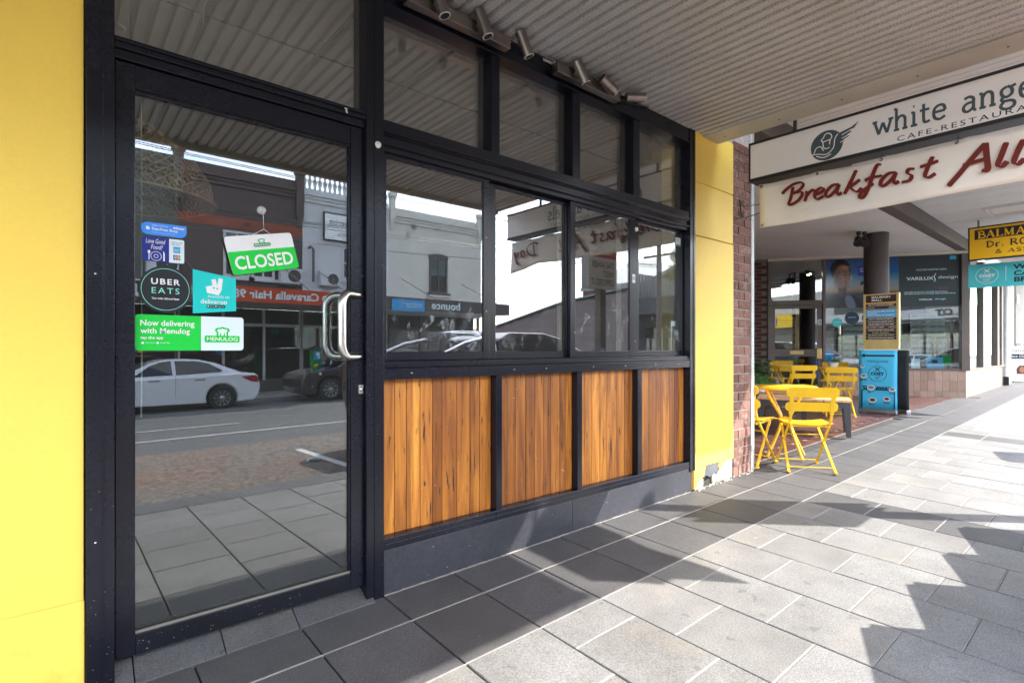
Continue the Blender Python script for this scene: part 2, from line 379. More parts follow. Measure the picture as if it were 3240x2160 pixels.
tcx = n.new('ShaderNodeTexCoord'); l(tcx.outputs['Object'], vv.inputs[0])
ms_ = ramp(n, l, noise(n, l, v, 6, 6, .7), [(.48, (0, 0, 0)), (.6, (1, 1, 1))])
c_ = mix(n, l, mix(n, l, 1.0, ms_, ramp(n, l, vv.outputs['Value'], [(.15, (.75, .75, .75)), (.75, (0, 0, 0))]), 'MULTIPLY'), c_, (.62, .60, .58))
l(c_, b.inputs['Base Color']); b.inputs['Roughness'].default_value = .5; b.inputs['Metallic'].default_value = .12
M('flashing', (.44, .45, .43), .5, var=.12, scale=2)
M('stucco', (.66, .63, .61), .9, var=.07, scale=1.2, fine=.05, bmp=.7, bscale=45, stain=((.42, .38, .35), 2.2, .66))
M('slat_white', (.62, .60, .585), .5, var=.05, objvar=.05)
M('slat_gap', (.09, .085, .08), .9, var=.2)
M('beam_brown', (.085, .062, .056), .6, var=.12, scale=3)
M('column_brown', (.055, .036, .034), .6, var=.1, bmp=.3)
M('alu_brown', (.115, .092, .078), .42, .2, var=.1, scale=4)
M('cream_trim', (.60, .50, .40), .6, var=.06)
GLASS('shop_glass', .08, (.78, .82, .81), haze=.012); GLASS('transom_glass', .10, (.92, .93, .91), haze=.07); GLASS('sash_glass', .115, (.80, .84, .83), dirt=.22, haze=.014)
GLASS('opt_glass', .10, (.86, .90, .89)); GLASS('far_glass', .18, (.5, .55, .55))
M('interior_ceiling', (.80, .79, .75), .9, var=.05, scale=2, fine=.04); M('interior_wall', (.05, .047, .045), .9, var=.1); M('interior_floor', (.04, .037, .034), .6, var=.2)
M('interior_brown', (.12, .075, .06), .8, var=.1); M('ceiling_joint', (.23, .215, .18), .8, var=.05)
M('interior_cream', (.50, .45, .33), .9, var=.05)
M('bamboo', (.72, .46, .24), .6, var=.2, scale=30)
M('bistro_yellow', (.80, .47, .018), .35, var=.07, scale=6, coat=.15)
M('bench_charcoal', (.045, .045, .05), .5, var=.1)
M('leaf', (.045, .12, .025), .5, var=.5, scale=9); M('leaf_bright', (.06, .24, .045), .5, var=.5, scale=20); M('leaf_olive', (.13, .16, .035), .6, var=.5, scale=6)
M('pot_white', (.6, .6, .58), .4, var=.05)
M('sign_white', (.85, .85, .86), .4, var=.025, scale=3); M('vinyl_cream', (.82, .79, .74), .55, var=.06, scale=2.4, stain=((.52, .43, .32), 2.0, .67))
FLAT('sign_black', (.012, .012, .014), .5); FLAT('slate_ink', srgb(70, 86, 94), .5); FLAT('rust_ink', srgb(104, 20, 8), .5); FLAT('white_ink', (.78, .78, .77), .5)
FLAT('sign_yellow', srgb(238, 182, 8), .45); FLAT('teal_vinyl', srgb(70, 186, 190), .5); FLAT('cyan_vinyl', srgb(76, 192, 232), .5); FLAT('dark_teal', srgb(10, 42, 60), .5)
FLAT('sticker_green', srgb(0, 196, 58), .45); FLAT('sticker_pale', srgb(214, 228, 230), .45); FLAT('sticker_teal', srgb(0, 196, 190), .45); FLAT('sticker_blue', srgb(62, 140, 232), .45)
FLAT('sticker_navy', srgb(12, 34, 132), .45); FLAT('sticker_black', srgb(20, 23, 30), .4); FLAT('mint_ink', srgb(136, 222, 196), .5); FLAT('sky_ink', srgb(60, 160, 205), .5)
FLAT('red_ink', srgb(196, 40, 36), .5); FLAT('grey_ink', srgb(120, 130, 140), .5); FLAT('board_brown', srgb(58, 36, 32), .5); FLAT('green_ink', srgb(0, 140, 60), .5); FLAT('orange_ink', srgb(226, 120, 40), .5)
M('brass_board', (.62, .43, .16), .45, .1, var=.1, scale=8)
FLAT('skin', srgb(158, 108, 82), .6); FLAT('skin_shade', srgb(104, 68, 52), .6); FLAT('hair', srgb(42, 28, 22), .6); FLAT('suit', srgb(30, 34, 44), .6)
FLAT('auburn', srgb(96, 44, 28), .6)
M('clear_plastic', (.5, .52, .55), .1, var=.05); FLAT('string_white', (.7, .7, .68), .8)
M('tyre', (.016, .016, .017), .8, var=.2); M('alloy', (.45, .46, .48), .3, .9, var=.1); M('chrome', (.6, .6, .62), .15, 1, var=.02)
FLAT('car_white', (.72, .73, .76), .2, .5); FLAT('car_black', (.012, .013, .015), .15, .6); FLAT('car_maroon', (.035, .012, .018), .2, .6); FLAT('car_glass', (.012, .013, .015), .03, .8)
for k in ('car_white', 'car_black', 'car_maroon'): MATS[k].node_tree.nodes['Principled BSDF'].inputs['Coat Weight'].default_value = .6
FLAT('tail_red', srgb(150, 12, 22), .15, .6); FLAT('lamp_clear', (.6, .62, .65), .08, .8)
M('bldg_olive', (.115, .115, .10), .85, var=.08, scale=1.5); M('bldg_brown', (.098, .072, .068), .85, var=.08, scale=1.5, stain=((.06, .045, .04), 1.2, .7))
M('bldg_white', (.60, .60, .61), .85, var=.05, scale=1.5); M('bldg_cream', (.52, .50, .45), .88, var=.06, scale=1.2, bmp=.3, bscale=20)
M('band_red', (.26, .075, .045), .85, var=.1); M('wall_dark', (.07, .062, .055), .8, var=.2); M('shed_board', (.17, .13, .125), .85, var=.12, scale=1.5, objvar=.12)
M('gallery_dark', (.045, .045, .05), .7, var=.15); M('iron_sheet', (.16, .155, .15), .6, var=.2); M('timber_pole', (.13, .10, .08), .9, var=.3, scale=5)
M('roof_grey', (.2, .21, .22), .7, var=.1); FLAT('fascia_orange', srgb(190, 70, 28), .5); FLAT('fascia_blue', srgb(40, 140, 196), .5); M('fascia_dark', (.06, .05, .045), .6)
FLAT('chem_yellow', srgb(250, 200, 10), .5); FLAT('chem_purple', srgb(70, 50, 150), .5); FLAT('bin_blue', srgb(20, 110, 190), .4); FLAT('bin_red', srgb(180, 30, 36), .4)
FLAT('shelf_white', (.46, .49, .48), .5); FLAT('lens_black', (.02, .018, .016), .3); EMIT('lamp_glow', (1, .82, .55), 7); FLAT('neon_green', srgb(40, 235, 80), .4); M('mahogany', (.14, .035, .02), .35, var=.2)
# ================================================================== GROUND
XA, XB = -45.0, 75.0
def sheet(name, mat, y0, y1, zf, kind='structure', x0=XA, x1=XB, dz=0):
    o = MB().add([(x0, y0, zf(x0, y0) + dz), (x1, y0, zf(x1, y0) + dz), (x1, y1, zf(x1, y1) + dz), (x0, y1, zf(x0, y1) + dz)], [(0, 1, 2, 3)]).build(name, mat)
    return tag(o, kind=kind) if kind else o
sheet('ground', 'concrete', -400, 400, lambda x, y: -7.0, x0=-400, x1=400)
pave = sheet('pavement', 'joint_dark', -2.44, .35, gz, dz=-.012)
PITCH = .385
K0, K1 = -5, 25
SL = (math.atan(.03), -math.atan(.011), 0)
def paver_mesh(w, d, mat):
    b = .003; t = .03
    vs = [(-w / 2, -d / 2, -t), (w / 2, -d / 2, -t), (w / 2, d / 2, -t), (-w / 2, d / 2, -t), (-w / 2, -d / 2, -b), (w / 2, -d / 2, -b), (w / 2, d / 2, -b), (-w / 2, d / 2, -b),
          (-w / 2 + b, -d / 2 + b, 0), (w / 2 - b, -d / 2 + b, 0), (w / 2 - b, d / 2 - b, 0), (-w / 2 + b, d / 2 - b, 0)]
    fs = [(0, 1, 5, 4), (1, 2, 6, 5), (2, 3, 7, 6), (3, 0, 4, 7), (4, 5, 9, 8), (5, 6, 10, 9), (6, 7, 11, 10), (7, 4, 8, 11), (8, 9, 10, 11)]
    me = MB().add(vs, fs).mesh('paver'); me.materials.append(MATS[mat]); return me
PM = {}
def paver(x0, x1, y0, y1, mat):
    k = (round(x1 - x0, 3), round(y1 - y0, 3), mat)
    if k not in PM: PM[k] = paver_mesh(x1 - x0 - .006, y1 - y0 - .006, mat)
    x, y = (x0 + x1) / 2, (y0 + y1) / 2
    inst(PM[k], 'paver', pave, (x, y, gz(x, y) + RND.uniform(-.0012, .0012)), (SL[0] + RND.uniform(-.0015, .0015), SL[1] + RND.uniform(-.0015, .0015), 0))
gm = {}
def grout(x0, x1, y, w=.0042):                    # pale joint running along the street
    L_ = round(x1 - x0, 3)
    if L_ not in gm:
        gm[L_] = MB().box(-L_ / 2, L_ / 2, -w / 2, w / 2, -.02, .0005).mesh('grout'); gm[L_].materials.append(MATS['grout_pale'])
    x = (x0 + x1) / 2; inst(gm[L_], 'grout', pave, (x, y, gz(x, y)), SL)
ROWS = (0.0, -.268, -.658)
for k in range(K0, K1):
    x0, x1 = k * PITCH, (k + 1) * PITCH
    dark = k in (11, 22)
    for r in range(2): paver(x0, x1, ROWS[r + 1], ROWS[r], 'granite_dark')
    y = -.658; first = True
    while y > -2.43:
        d = .39
        if first and k % 2 == 0 and not dark: d = .195
        y1 = max(y - d, -2.44)
        if y - y1 > .02: paver(x0, x1, y1, y, 'granite_dark' if dark else 'granite_light')
        y = y1; first = False
        if y > -2.42: grout(x0 + .004, x1 - .004, y)
for r in (1, 2): grout(K0 * PITCH, 24.0, ROWS[r])
# beyond the paved pieces the paving is one surface
far_mat, n, l, b = newmat('granite_far')
v = coords(n, l, rnd=False); bt = n.new('ShaderNodeTexBrick'); bt.offset = .5; bt.inputs['Scale'].default_value = 1; bt.inputs['Brick Width'].default_value = .39; bt.inputs['Row Height'].default_value = .385
bt.inputs['Mortar Size'].default_value = .005; bt.inputs['Color1'].default_value = (.165, .163, .158, 1); bt.inputs['Color2'].default_value = (.185, .182, .178, 1); bt.inputs['Mortar'].default_value = (.1, .1, .1, 1)
l(v, bt.inputs['Vector']); l(bt.outputs['Color'], b.inputs['Base Color']); b.inputs['Roughness'].default_value = .7
o = sheet('pavement_far', 'granite_far', -2.44, -.66, gz, None, x0=K1 * PITCH); tag(o, kind='structure')
o = sheet('pavement_border_far', 'granite_dark', -.66, .35, gz, None, x0=K1 * PITCH); tag(o, kind='structure')
o = sheet('pavement_near', 'granite_far', -2.44, .0, gz, None, x1=K0 * PITCH); tag(o, kind='structure')
kerb = MB()
kerb.hexa([(XA, -2.76, gz(XA, -2.76) - .3), (XB, -2.76, gz(XB, -2.76) - .3), (XB, -2.445, gz(XB, -2.445) - .3), (XA, -2.445, gz(XA, -2.445) - .3)],
          [(XA, -2.76, gz(XA, -2.76)), (XB, -2.76, gz(XB, -2.76)), (XB, -2.445, gz(XB, -2.445)), (XA, -2.445, gz(XA, -2.445))])
tag(kerb.build('kerb', 'granite_dark'), kind='structure')
sheet('road', 'asphalt', -15.9, -2.7, rz_)
sheet('parking_lane', 'aggregate', -6.5, -2.765, rz_, dz=.006)
for (nm, y, x0, x1, w) in (('edge_line', -8.1, -30, 60, .10), ('centre_line', -9.75, -1.0, 2.9, .09), ('centre_line', -9.75, -8, -4, .09), ('centre_line', -9.75, 7.0, 10.9, .09), ('edge_line', -11.2, 30, 60, .1)):
    sheet(nm, 'road_paint', y - w / 2, y + w / 2, rz_, x0=x0, x1=x1, dz=.008)
sheet('bay_line', 'road_paint', -5.3, -3.1, rz_, x0=2.53, x1=2.63, dz=.012)
sheet('bay_line', 'road_paint', -5.3, -3.1, rz_, x0=8.63, x1=8.73, dz=.012)
o = MB(); o.hexa([(XA, -16.15, rz_(XA, -16.15) - .2), (XB, -16.15, rz_(XB, -16.15) - .2), (XB, -15.9, rz_(XB, -15.9) - .2), (XA, -15.9, rz_(XA, -15.9) - .2)],
                 [(XA, -16.15, rz_(XA, -16.15) + .13), (XB, -16.15, rz_(XB, -16.15) + .13), (XB, -15.9, rz_(XB, -15.9) + .13), (XA, -15.9, rz_(XA, -15.9) + .13)])
tag(o.build('kerb_opposite', 'concrete'), kind='structure')
sheet('footpath_opposite', 'concrete', -24, -16.15, rz_, dz=.13, x1=17.5)
sheet('footpath_corner', 'concrete', -24, -16.15, rz_, dz=.13, x0=27.0)
sheet('side_street', 'asphalt', -110, -16.0, lambda x, y: rz_(x, max(y, -40)), x0=17.5, x1=27.0, dz=.01)

# courtyard of red paving bricks between the two shops
court = tag(MB().add([(4.85, .12, gz(4.85, .12) - .004), (15, .12, gz(15, .12) - .004), (15, 7, gz(15, .12) + .05), (4.85, 7, gz(4.85, .12) + .05)], [(0, 1, 2, 3)]).build('courtyard_floor', 'mortar_dark'), kind='structure')
def cz(x, y): return gz(x, .12) + .05 * (y - .12) / 6.88 + .004
tl, tw = .236, .118
tm = MB().box(-tl / 2 + .003, tl / 2 - .003, -tw / 2 + .003, tw / 2 - .003, -.012, .003).mesh('paving_brick'); tm.materials.append(MATS['court_tile'])
cells = []
for i in range(-60, 90):
    for j in range(-45, 45):
        bx, by = i + 2 * j, i - 2 * j
        for (cx_, cy_, a) in ((bx + 1, by + .5, 0), (bx + .5, by + 2, 90)):
            px, py = cx_ * tw, cy_ * tw
            X = 4.9 + (px - py) * .70711; Y = .0 + (px + py) * .70711
            if 4.95 < X < 13.6 and .26 < Y < 5.0: cells.append((X, Y, a + 45))
cells.sort(key=lambda c: (c[0]) ** 2 + (c[1] + 2.3) ** 2)
vis = [c for c in cells if c[1] < 4.0 - .0 * c[0]][:300]; rest = [c for c in cells if c not in set(vis)]
for X, Y, a in vis: inst(tm, 'paving_brick', court, (X, Y, cz(X, Y)), (0, 0, rad(a)))
mb = MB()
for X, Y, a in rest:
    ca, sa = math.cos(rad(a)), math.sin(rad(a)); z = cz(X, Y) + .003; hl, hw = tl / 2 - .003, tw / 2 - .003
    q = [(X + u * ca - w * sa, Y + u * sa + w * ca) for u, w in ((-hl, -hw), (hl, -hw), (hl, hw), (-hl, hw))]
    mb.add([(p[0], p[1], z) for p in q] + [(p[0], p[1], z - .01) for p in q], [(0, 1, 2, 3), (0, 4, 5, 1), (1, 5, 6, 2), (2, 6, 7, 3), (3, 7, 4, 0)])
tag(mb.build('paving_bricks', 'court_tile', court), kind='stuff')
bn = MB().box(-.115, .115, -.055, .055, -.03, .004).mesh('edge_brick'); bn.materials.append(MATS['court_tile'])
for k in range(40):
    X = 4.97 + k * .236; inst(bn, 'edge_brick', court, (X, .19, gz(X, .12) + .004), (0, -math.atan(.011), 0))

# ================================================================== THE SHOP
shop = thing('shop', (1.9, 0, 0), 'empty yellow-walled shop with black framed glass door, sliding windows and orange timber panels', 'shop')
AW = 2.865                                                   # underside of the awning
y_ = box('wall', 'yellow_render', shop, -4.0, .072, .002, .35, -.12, .312, .002); tag(y_, 'yellow rendered pier left of the glass door')
box('wall', 'yellow_render', shop, -4.0, .070, .004, .35, .3125, 2.43, .002)
box('wall', 'yellow_render', shop, -4.0, .074, -.012, .35, 2.437, 3.3, .008)
# right hand yellow pier in three lifts with a real groove between them
PX0, PX1 = 3.838, 4.468
for z0, z1, dy in ((.20, 2.046, 0), (2.053, 2.475, .003), (2.478, 2.92, .001)): box('wall', 'yellow_render', shop, PX0, PX1, dy, .4, z0, z1, .005)
box('wall', 'dark_cavity', shop, PX0, PX1 - .01, .03, .4, -.1, .2)
# broken render at its foot: jagged remaining skin, undercoat, rubble
def skin(pts, mat, y0, y1, nm='render_skin'): MB().prism(pts, (0, y0, 0), (1, 0, 0), (0, 0, 1), (0, 1, 0), y1 - y0).build(nm, mat, shop, .003)
skin([(3.838, .2), (3.838, .032), (3.872, .05), (3.885, .07), (3.90, .095), (3.935, .10), (3.965, .11), (3.985, .13), (4.01, .2)], 'yellow_render', .0, .03)
skin([(4.24, .2), (4.215, .165), (4.24, .13), (4.275, .15), (4.33, .185), (4.37, .2)], 'yellow_render', .002, .03)
skin([(3.985, .2), (3.975, .13), (3.985, .1), (4.03, .115), (4.08, .095), (4.13, .1), (4.17, .12), (4.2, .1), (4.235, .13), (4.215, .17), (4.235, .2)], 'grey_undercoat', .006, .03, 'undercoat')
skin([(4.235, .035), (4.15, .035), (4.13, .1), (4.17, .118), (4.2, .1), (4.236, .128), (4.27, .148), (4.33, .184), (4.38, .2), (4.466, .198), (4.466, .035)], 'white_rubble', .012, .03, 'rubble')
skin([(3.872, .0), (3.872, .05), (3.90, .09), (3.99, .095), (3.99, .03), (3.96, .02)], 'white_rubble', .012, .03, 'rubble')
skin([(3.79, .03), (3.83, .03), (3.835, .2), (3.80, .2), (3.81, .13)], 'red_lead', .02, .05, 'render_skin')
for k in range(46):
    x = RND.uniform(3.84, 4.8); s = RND.uniform(.004, .013); yy = -RND.uniform(.0, .05) * RND.random()
    if k == 0: crumbs = MB()
    z = gz(x, yy); crumbs.hexa([(x - s, yy - s, z - .004), (x + s, yy - s * .7, z - .004), (x + s * .8, yy + s, z - .004), (x - s * .6, yy + s, z - .004)],
                               [(x - s * .5, yy - s * .5, z + s), (x + s * .5, yy - s * .4, z + s * .7), (x + s * .4, yy + s * .4, z + s), (x - s * .4, yy + s * .5, z + s * .8)])
tag(crumbs.build('mortar_crumbs', 'white_rubble'), kind='stuff')
# upper storey above the awning (out of frame, but it shades the street)
box('upper_wall', 'bldg_cream', shop, -4.0, 4.8, .02, .5, 3.32, 8.2)
box('roof', 'roof_grey', shop, -4.0, 4.8, .5, 8.0, 7.6, 7.7)
# --- metal frame members
def fr(nm, *a, bev=.002): return box(nm, 'black_frame', shop, *a, bev)
fr('jamb', .075, .152, -.010, .13, .0, AW); fr('jamb_bead', .118, .124, -.014, -.0102, .02, AW - .01, bev=.001)
fr('mullion', 1.068, 1.154, -.012, .13, .002, AW); fr('mullion_bead', 1.105, 1.112, -.0155, -.0122, .02, AW - .01, bev=.001)
fr('jamb', 3.757, 3.834, -.012, .13, .19, AW); fr('jamb_bead', 3.80, 3.806, -.016, -.0122, .2, AW - .01, bev=.001)
fr('head', .152, 1.068, .0, .12, 2.80, AW); fr('head', 1.154, 3.757, -.004, .12, 2.748, AW); fr('head_lip', 1.156, 3.755, -.016, -.0045, 2.745, 2.757)
fr('transom', .152, 1.068, -.004, .12, 2.185, 2.222); fr('transom_lip', .154, 1.066, -.014, -.0045, 2.205, 2.218); fr('transom', .152, 1.068, .008, .12, 2.152, 2.1845)
fr('band', 1.154, 3.757, -.006, .12, 2.142, 2.212); fr('band', 1.154, 3.757, .004, .12, 2.068, 2.1415); fr('band_lip', 1.156, 3.755, -.018, -.0065, 2.150, 2.162); fr('band_lip', 1.156, 3.755, -.010, .0035, 2.095, 2.104)
fr('sill', 1.154, 3.757, -.010, .12, 1.004, 1.056); fr('sill_track', 1.154, 3.757, .002, .12, 1.0565, 1.090); fr('sill_lip', 1.156, 3.755, -.008, .0015, 1.064, 1.072)
fr('kick_rail', 1.154, 3.757, -.006, .11, .212, .266); fr('kick_lip', 1.156, 3.755, -.010, -.0065, .235, .241)
for a, c in ((1.795, 1.852), (2.434, 2.505), (3.05, 3.122)): fr('upper_mullion', a, c, -.002, .12, 2.2125, 2.7475)
for a, c in ((1.827, 1.868), (2.478, 2.521), (3.098, 3.144)): fr('panel_mullion', a, c, -.003, .10, .2665, 1.0035)
# fixed glazing above door and windows
box('pane', 'transom_glass', shop, .152, 1.068, .060, .066, 2.222, 2.80)
for a, c in ((1.154, 1.795), (1.852, 2.434), (2.505, 3.05), (3.122, 3.757)): box('pane', 'transom_glass', shop, a, c, .070, .076, 2.212, 2.748)
# --- glass door
door = MB().box(.154, .212, .016, .062, .072, 2.148).build('door', 'black_frame', shop, .003)
def dp(nm, mat, *a, bev=.002): return box(nm, mat, door, *a, bev)
dp('stile', 'black_frame', 1.006, 1.0665, .016, .062, .072, 2.148); dp('rail', 'black_frame', .2125, 1.0055, .018, .060, 2.066, 2.148); dp('rail', 'scuffed_frame', .2125, 1.0055, .018, .060, .072, .142)
dp('glazing_bead', 'cream_line', .2125, 1.0055, .024, .031, .1425, .152, bev=0); dp('glazing_bead', 'black_frame', .2125, 1.0055, .022, .034, 2.052, 2.0655); dp('glazing_bead', 'black_frame', .999, 1.0055, .022, .034, .1525, 2.0515)
dp('pane', 'shop_glass', .2122, 1.0058, .036, .042, .1425, 2.0655, bev=0)
def arc(c, r, a0, a1, pl, n=7): return [tuple(c[i] + r * (math.cos(rad(a0 + (a1 - a0) * k / n)) * pl[0][i] + math.sin(rad(a0 + (a1 - a0) * k / n)) * pl[1][i]) for i in range(3)) for k in range(n + 1)]
X, Z = (1, 0, 0), (0, 0, 1); Y = (0, 1, 0)
hx, hy, h0, h1 = 1.034, -.072, 1.113, 1.392
ex = (-.86, -.5, 0)
def bent(off, z0, z1, r=.042, reach=.10, by=.016):
    P0 = Vector((off, by, 0)); e = Vector(ex).normalized() * reach; p = [P0 + Vector((0, 0, z1))]
    p += [P0 + e * .62 + Vector((0, 0, z1))]
    for k in range(1, 7):
        a = rad(90 - 15 * k); p.append(P0 + e * (.62 + .38 * math.cos(a) / 1.0) + Vector((0, 0, z1 - .055 + .055 * math.sin(a))))
    q = [Vector((v.x, v.y, z1 + z0 - v.z)) for v in reversed(p)]
    return [tuple(v) for v in p + q]
MB().tube(bent(1.046, h0, h1, reach=.125), .0185, 12).build('pull_handle', 'steel', door)
q = bent(1.046, h0, h1, reach=.125); MB().tube([(p[0], .078 + .016 - (p[1] - .016) - .016 + .0, p[2]) for p in q], .0185, 12).build('pull_handle', 'steel', door)
lk = dp('lock', 'steel', 1.040, 1.064, .0095, .0155, .945, .985); MB().lathe([(0, -.006), (.008, -.006), (.009, 0)], (1.052, .0095, .965), 14, 'y').build('lock_barrel', 'steel', lk)
# threshold tiles
for a, c in ((.10, .205), (.209, .488), (.492, .762), (.766, 1.10)):
    za, zb = gz(a, -.05), gz(c, -.05)
    MB().hexa([(a, -.035, za - .02), (c, -.035, zb - .02), (c, .10, zb - .02), (a, .10, za - .02)], [(a, -.035, za + .006), (c, -.035, zb + .006), (c, .10, .066), (a, .10, .066)]).build('threshold_tile', 'granite_dark', shop, .002)
# --- sliding sashes
def sash(x0, x1, yy, gl, gr, inner=None, zt=2.066):
    s = box('sash', 'black_frame', shop, x0, gl, yy, yy + .024, 1.092, zt, .002)
    for nm, a in (('stile', (gr, x1, yy, yy + .024, 1.092, zt)), ('rail', (gl, gr, yy + .001, yy + .023, 1.092, 1.134)), ('rail', (gl, gr, yy + .001, yy + .023, zt - .022, zt))): box(nm, 'black_frame', s, *a, .002)
    box('pane', 'sash_glass', s, gl - .0005, gr + .0005, yy + .008, yy + .013, 1.1335, zt - .0215); return s
sash(1.156, 1.792, .014, 1.180, 1.752); sash(1.776, 2.450, .046, 1.862, 2.432); sash(2.432, 3.090, .014, 2.478, 3.030); sash(3.060, 3.755, .046, 3.175, 3.735)
for a, c in ((2.40, 2.428), (2.985, 3.026)): box('inner_stile', 'interior_cream', shop, a, c, .085, .10, 1.13, 2.05)
# --- timber panels, board by board
for (a, c, nb) in ((1.156, 1.826, 9), (1.869, 2.477, 9), (2.522, 3.097, 7), (3.145, 3.756, 8)):
    ws = [RND.uniform(.75, 1.25) for _ in range(nb)]; t = sum(ws); x = a
    pn = box('timber_panel', 'ledge_dirt', shop, a, c, .058, .085, .266, 1.004)
    for w in ws:
        x2 = x + (c - a) * w / t; dy = RND.uniform(-.002, .002)
        p = box('plank', 'hardwood', pn, x + .0017, x2 - .0017, .045 + dy, .0575, .2665, 1.0035, .0012); x = x2
# --- plinth in two lengths
box('plinth', 'plinth_paint', shop, 1.156, 2.43, -.004, .3, -.03, .2115, .002); box('plinth', 'plinth_paint', shop, 2.4325, 3.79, -.004, .3, -.02, .2115, .002)
mb = MB()
for k in range(60):
    a, c = 1.16 + k * .0435, 1.16 + (k + 1) * .0435; w = RND.uniform(.002, .007); z = gz(a, -.01); mb.hexa([(a, -.006 - w, z - .01), (c, -.006 - w, z - .01), (c, -.004, z - .01), (a, -.004, z - .01)], [(a, -.006 - w, z + .0012), (c, -.006 - w, z + .0012), (c, -.004, z + RND.uniform(.002, .006)), (a, -.004, z + RND.uniform(.002, .006))])
mb.build('mortar_fillet', 'mortar_dark', shop)
# --- small fittings: hook discs, screw anchors
for (x, z) in ((1.122, 2.083), (3.10, 1.985)):
    MB().lathe([(0, -.009), (.013, -.009), (.016, 0)], (x, -.012 if x < 2 else .012, z), 14, 'y').build('hook_pad', 'vinyl_cream', shop)
MB().tube([(.966, -.012, 2.205), (.972, -.02, 2.200), (.968, -.02, 2.192), (.975, -.016, 2.186)], .003, 6).build('broken_clip', 'white_enamel', shop)
for x in (1.30, 1.95, 2.2, 2.62, 2.95, 3.3, 3.6): MB().lathe([(0, -.002), (.0035, -.0015), (.0042, 0)], (x, -.0105, 1.032), 8, 'y').build('screw', 'steel', shop)
for x, z in ((1.79, 1.35), (1.79, 1.75), (2.47, 1.25), (3.09, 1.2), (3.82, .6), (3.82, 1.5), (3.82, 2.3), (.10, .5), (.10, 1.4)): MB().lathe([(0, -.002), (.003, -.0015), (.0038, 0)], (x if x != 1.79 else 1.772, -.0105 if x in (.10,) else (-.0125 if x > 3.5 else .0135), z), 8, 'y').build('screw', 'steel', shop)
# --- the room behind the glass
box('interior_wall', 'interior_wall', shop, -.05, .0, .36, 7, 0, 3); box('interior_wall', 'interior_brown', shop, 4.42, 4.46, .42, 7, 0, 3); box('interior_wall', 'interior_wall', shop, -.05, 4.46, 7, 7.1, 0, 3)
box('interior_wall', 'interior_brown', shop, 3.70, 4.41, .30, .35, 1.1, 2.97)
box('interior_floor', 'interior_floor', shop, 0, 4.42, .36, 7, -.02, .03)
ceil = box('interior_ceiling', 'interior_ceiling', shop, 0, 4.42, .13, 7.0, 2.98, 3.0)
for k in range(1, 8): box('ceiling_joint', 'ceiling_joint', ceil, .62 * k - .011, .62 * k + .011,   .14, 3.28, 2.974, 2.9795)
for k in range(2):
    yy = 1.05 + 1.2 * k; box('ceiling_joint', 'ceiling_joint', ceil, .01, 4.4, yy - .009, yy + .009, 2.9755, 2.9793)
for (x, yy) in ((.80, .62), (1.75, 1.3), (.25, 1.5), (2.9, 1.6)): MB().lathe([(.02, -.004), (.042, -.012), (.055, -.006), (.058, 0)], (x, yy, 2.98), 20).build('downlight', 'white_enamel', ceil)
MB().tube([(.515, .52, 2.98), (.513, .52, 2.85), (.518, .52, 2.78), (.512, .50, 2.60)], .0022, 5).build('loose_wire', 'string_white', ceil)
MB().tube([(.236, .085, 2.05), (.238, .085, 1.2), (.236, .085, .9)], .0025, 5).build('blind_cord', 'string_white', shop)
# pendant lamp of woven bamboo, hanging inside behind the door
pl = thing('pendant_lamp', (.235, .43, 1.785), 'woven bamboo pendant lamp hanging inside behind the glass door', 'lamp')
LX, LY, LZ, LR = .235, .43, 1.785, .30
def pr(t): return (.05 + (LR - .05) * math.sin(t * math.pi * .5) ** .8, .30 * (1 - t))
for sg in (1, -1):
    mb = MB()
    for k in range(40):
        a0 = 2 * math.pi * k / 40; pts = []
        for j in range(9):
            t = j / 8; r, zz = pr(t); a = a0 + sg * t * 1.4; pts.append((LX + r * math.cos(a), LY + r * math.sin(a), LZ + zz))
        mb.tube(pts, .0034, 4, False)
    mb.build('weave', 'bamboo', pl)
mb = MB()
for k in range(80):
    a = 2 * math.pi * k / 80
    for sg in (1, -1): mb.tube([(LX + .26 * math.cos(a), LY + .26 * math.sin(a), LZ + .08), (LX + .31 * math.cos(a + sg * .16), LY + .31 * math.sin(a + sg * .16), LZ - .015)], .0032, 4, False)
mb.build('weave', 'bamboo', pl)
MB().tube([(LX, LY, LZ + .28), (LX, LY, 2.975)], .004, 6).build('cord', 'sign_black', pl)
MB().tube([(LX + .31 * math.cos(2 * math.pi * k / 32), LY + .31 * math.sin(2 * math.pi * k / 32), LZ - .018) for k in range(33)], .006, 6, False).build('rim', 'bamboo', pl)

# ================================================================== AWNING
aw = thing('awning', (0, -1.4, AW), 'corrugated metal awning over the footpath in front of the yellow shop', 'awning')
P = .0735; prof = [(0, 0), (.042, 0), (.049, .024), (.0655, .024)]
vs, fs = [], []
xs = []
x = -6.0
while x < 3.985:
    for dx, dz in prof: xs.append((x + dx, AW + dz))
    x += P
xs = [p for p in xs if p[0] < 3.985]
for x, z in xs: vs += [(x, .0, z), (x, -2.79, z)]
MB().add(vs, [(2 * i, 2 * i + 1, 2 * i + 3, 2 * i + 2) for i in range(len(xs) - 1)]).build('corrugated_sheet', 'corrugated', aw)
box('end_flashing', 'flashing', aw, 3.962, 4.205, -2.80, -.0, AW - .012, AW - .002, .002); box('end_fascia', 'flashing', aw, 4.196, 4.2065, -2.80, .0, AW - .0015, 3.16, .002)
box('gutter', 'flashing', aw, -6, 4.2, -2.86, -2.795, AW - .045, 3.02, .006)
box('top_sheet', 'iron_sheet', aw, -6, 4.19, -2.79, .02, 3.10, 3.115)
box('wall_plate', 'black_frame', aw, .0, 3.9, -.004, .018, AW + .0255, AW + .12)
for k in range(7): MB().lathe([(0, -.004), (.005, -.003), (.006, 0)], (4.09 + .01 * (k % 2), -.12 - .42 * k, AW - .0125), 8).build('screw', 'iron', aw)
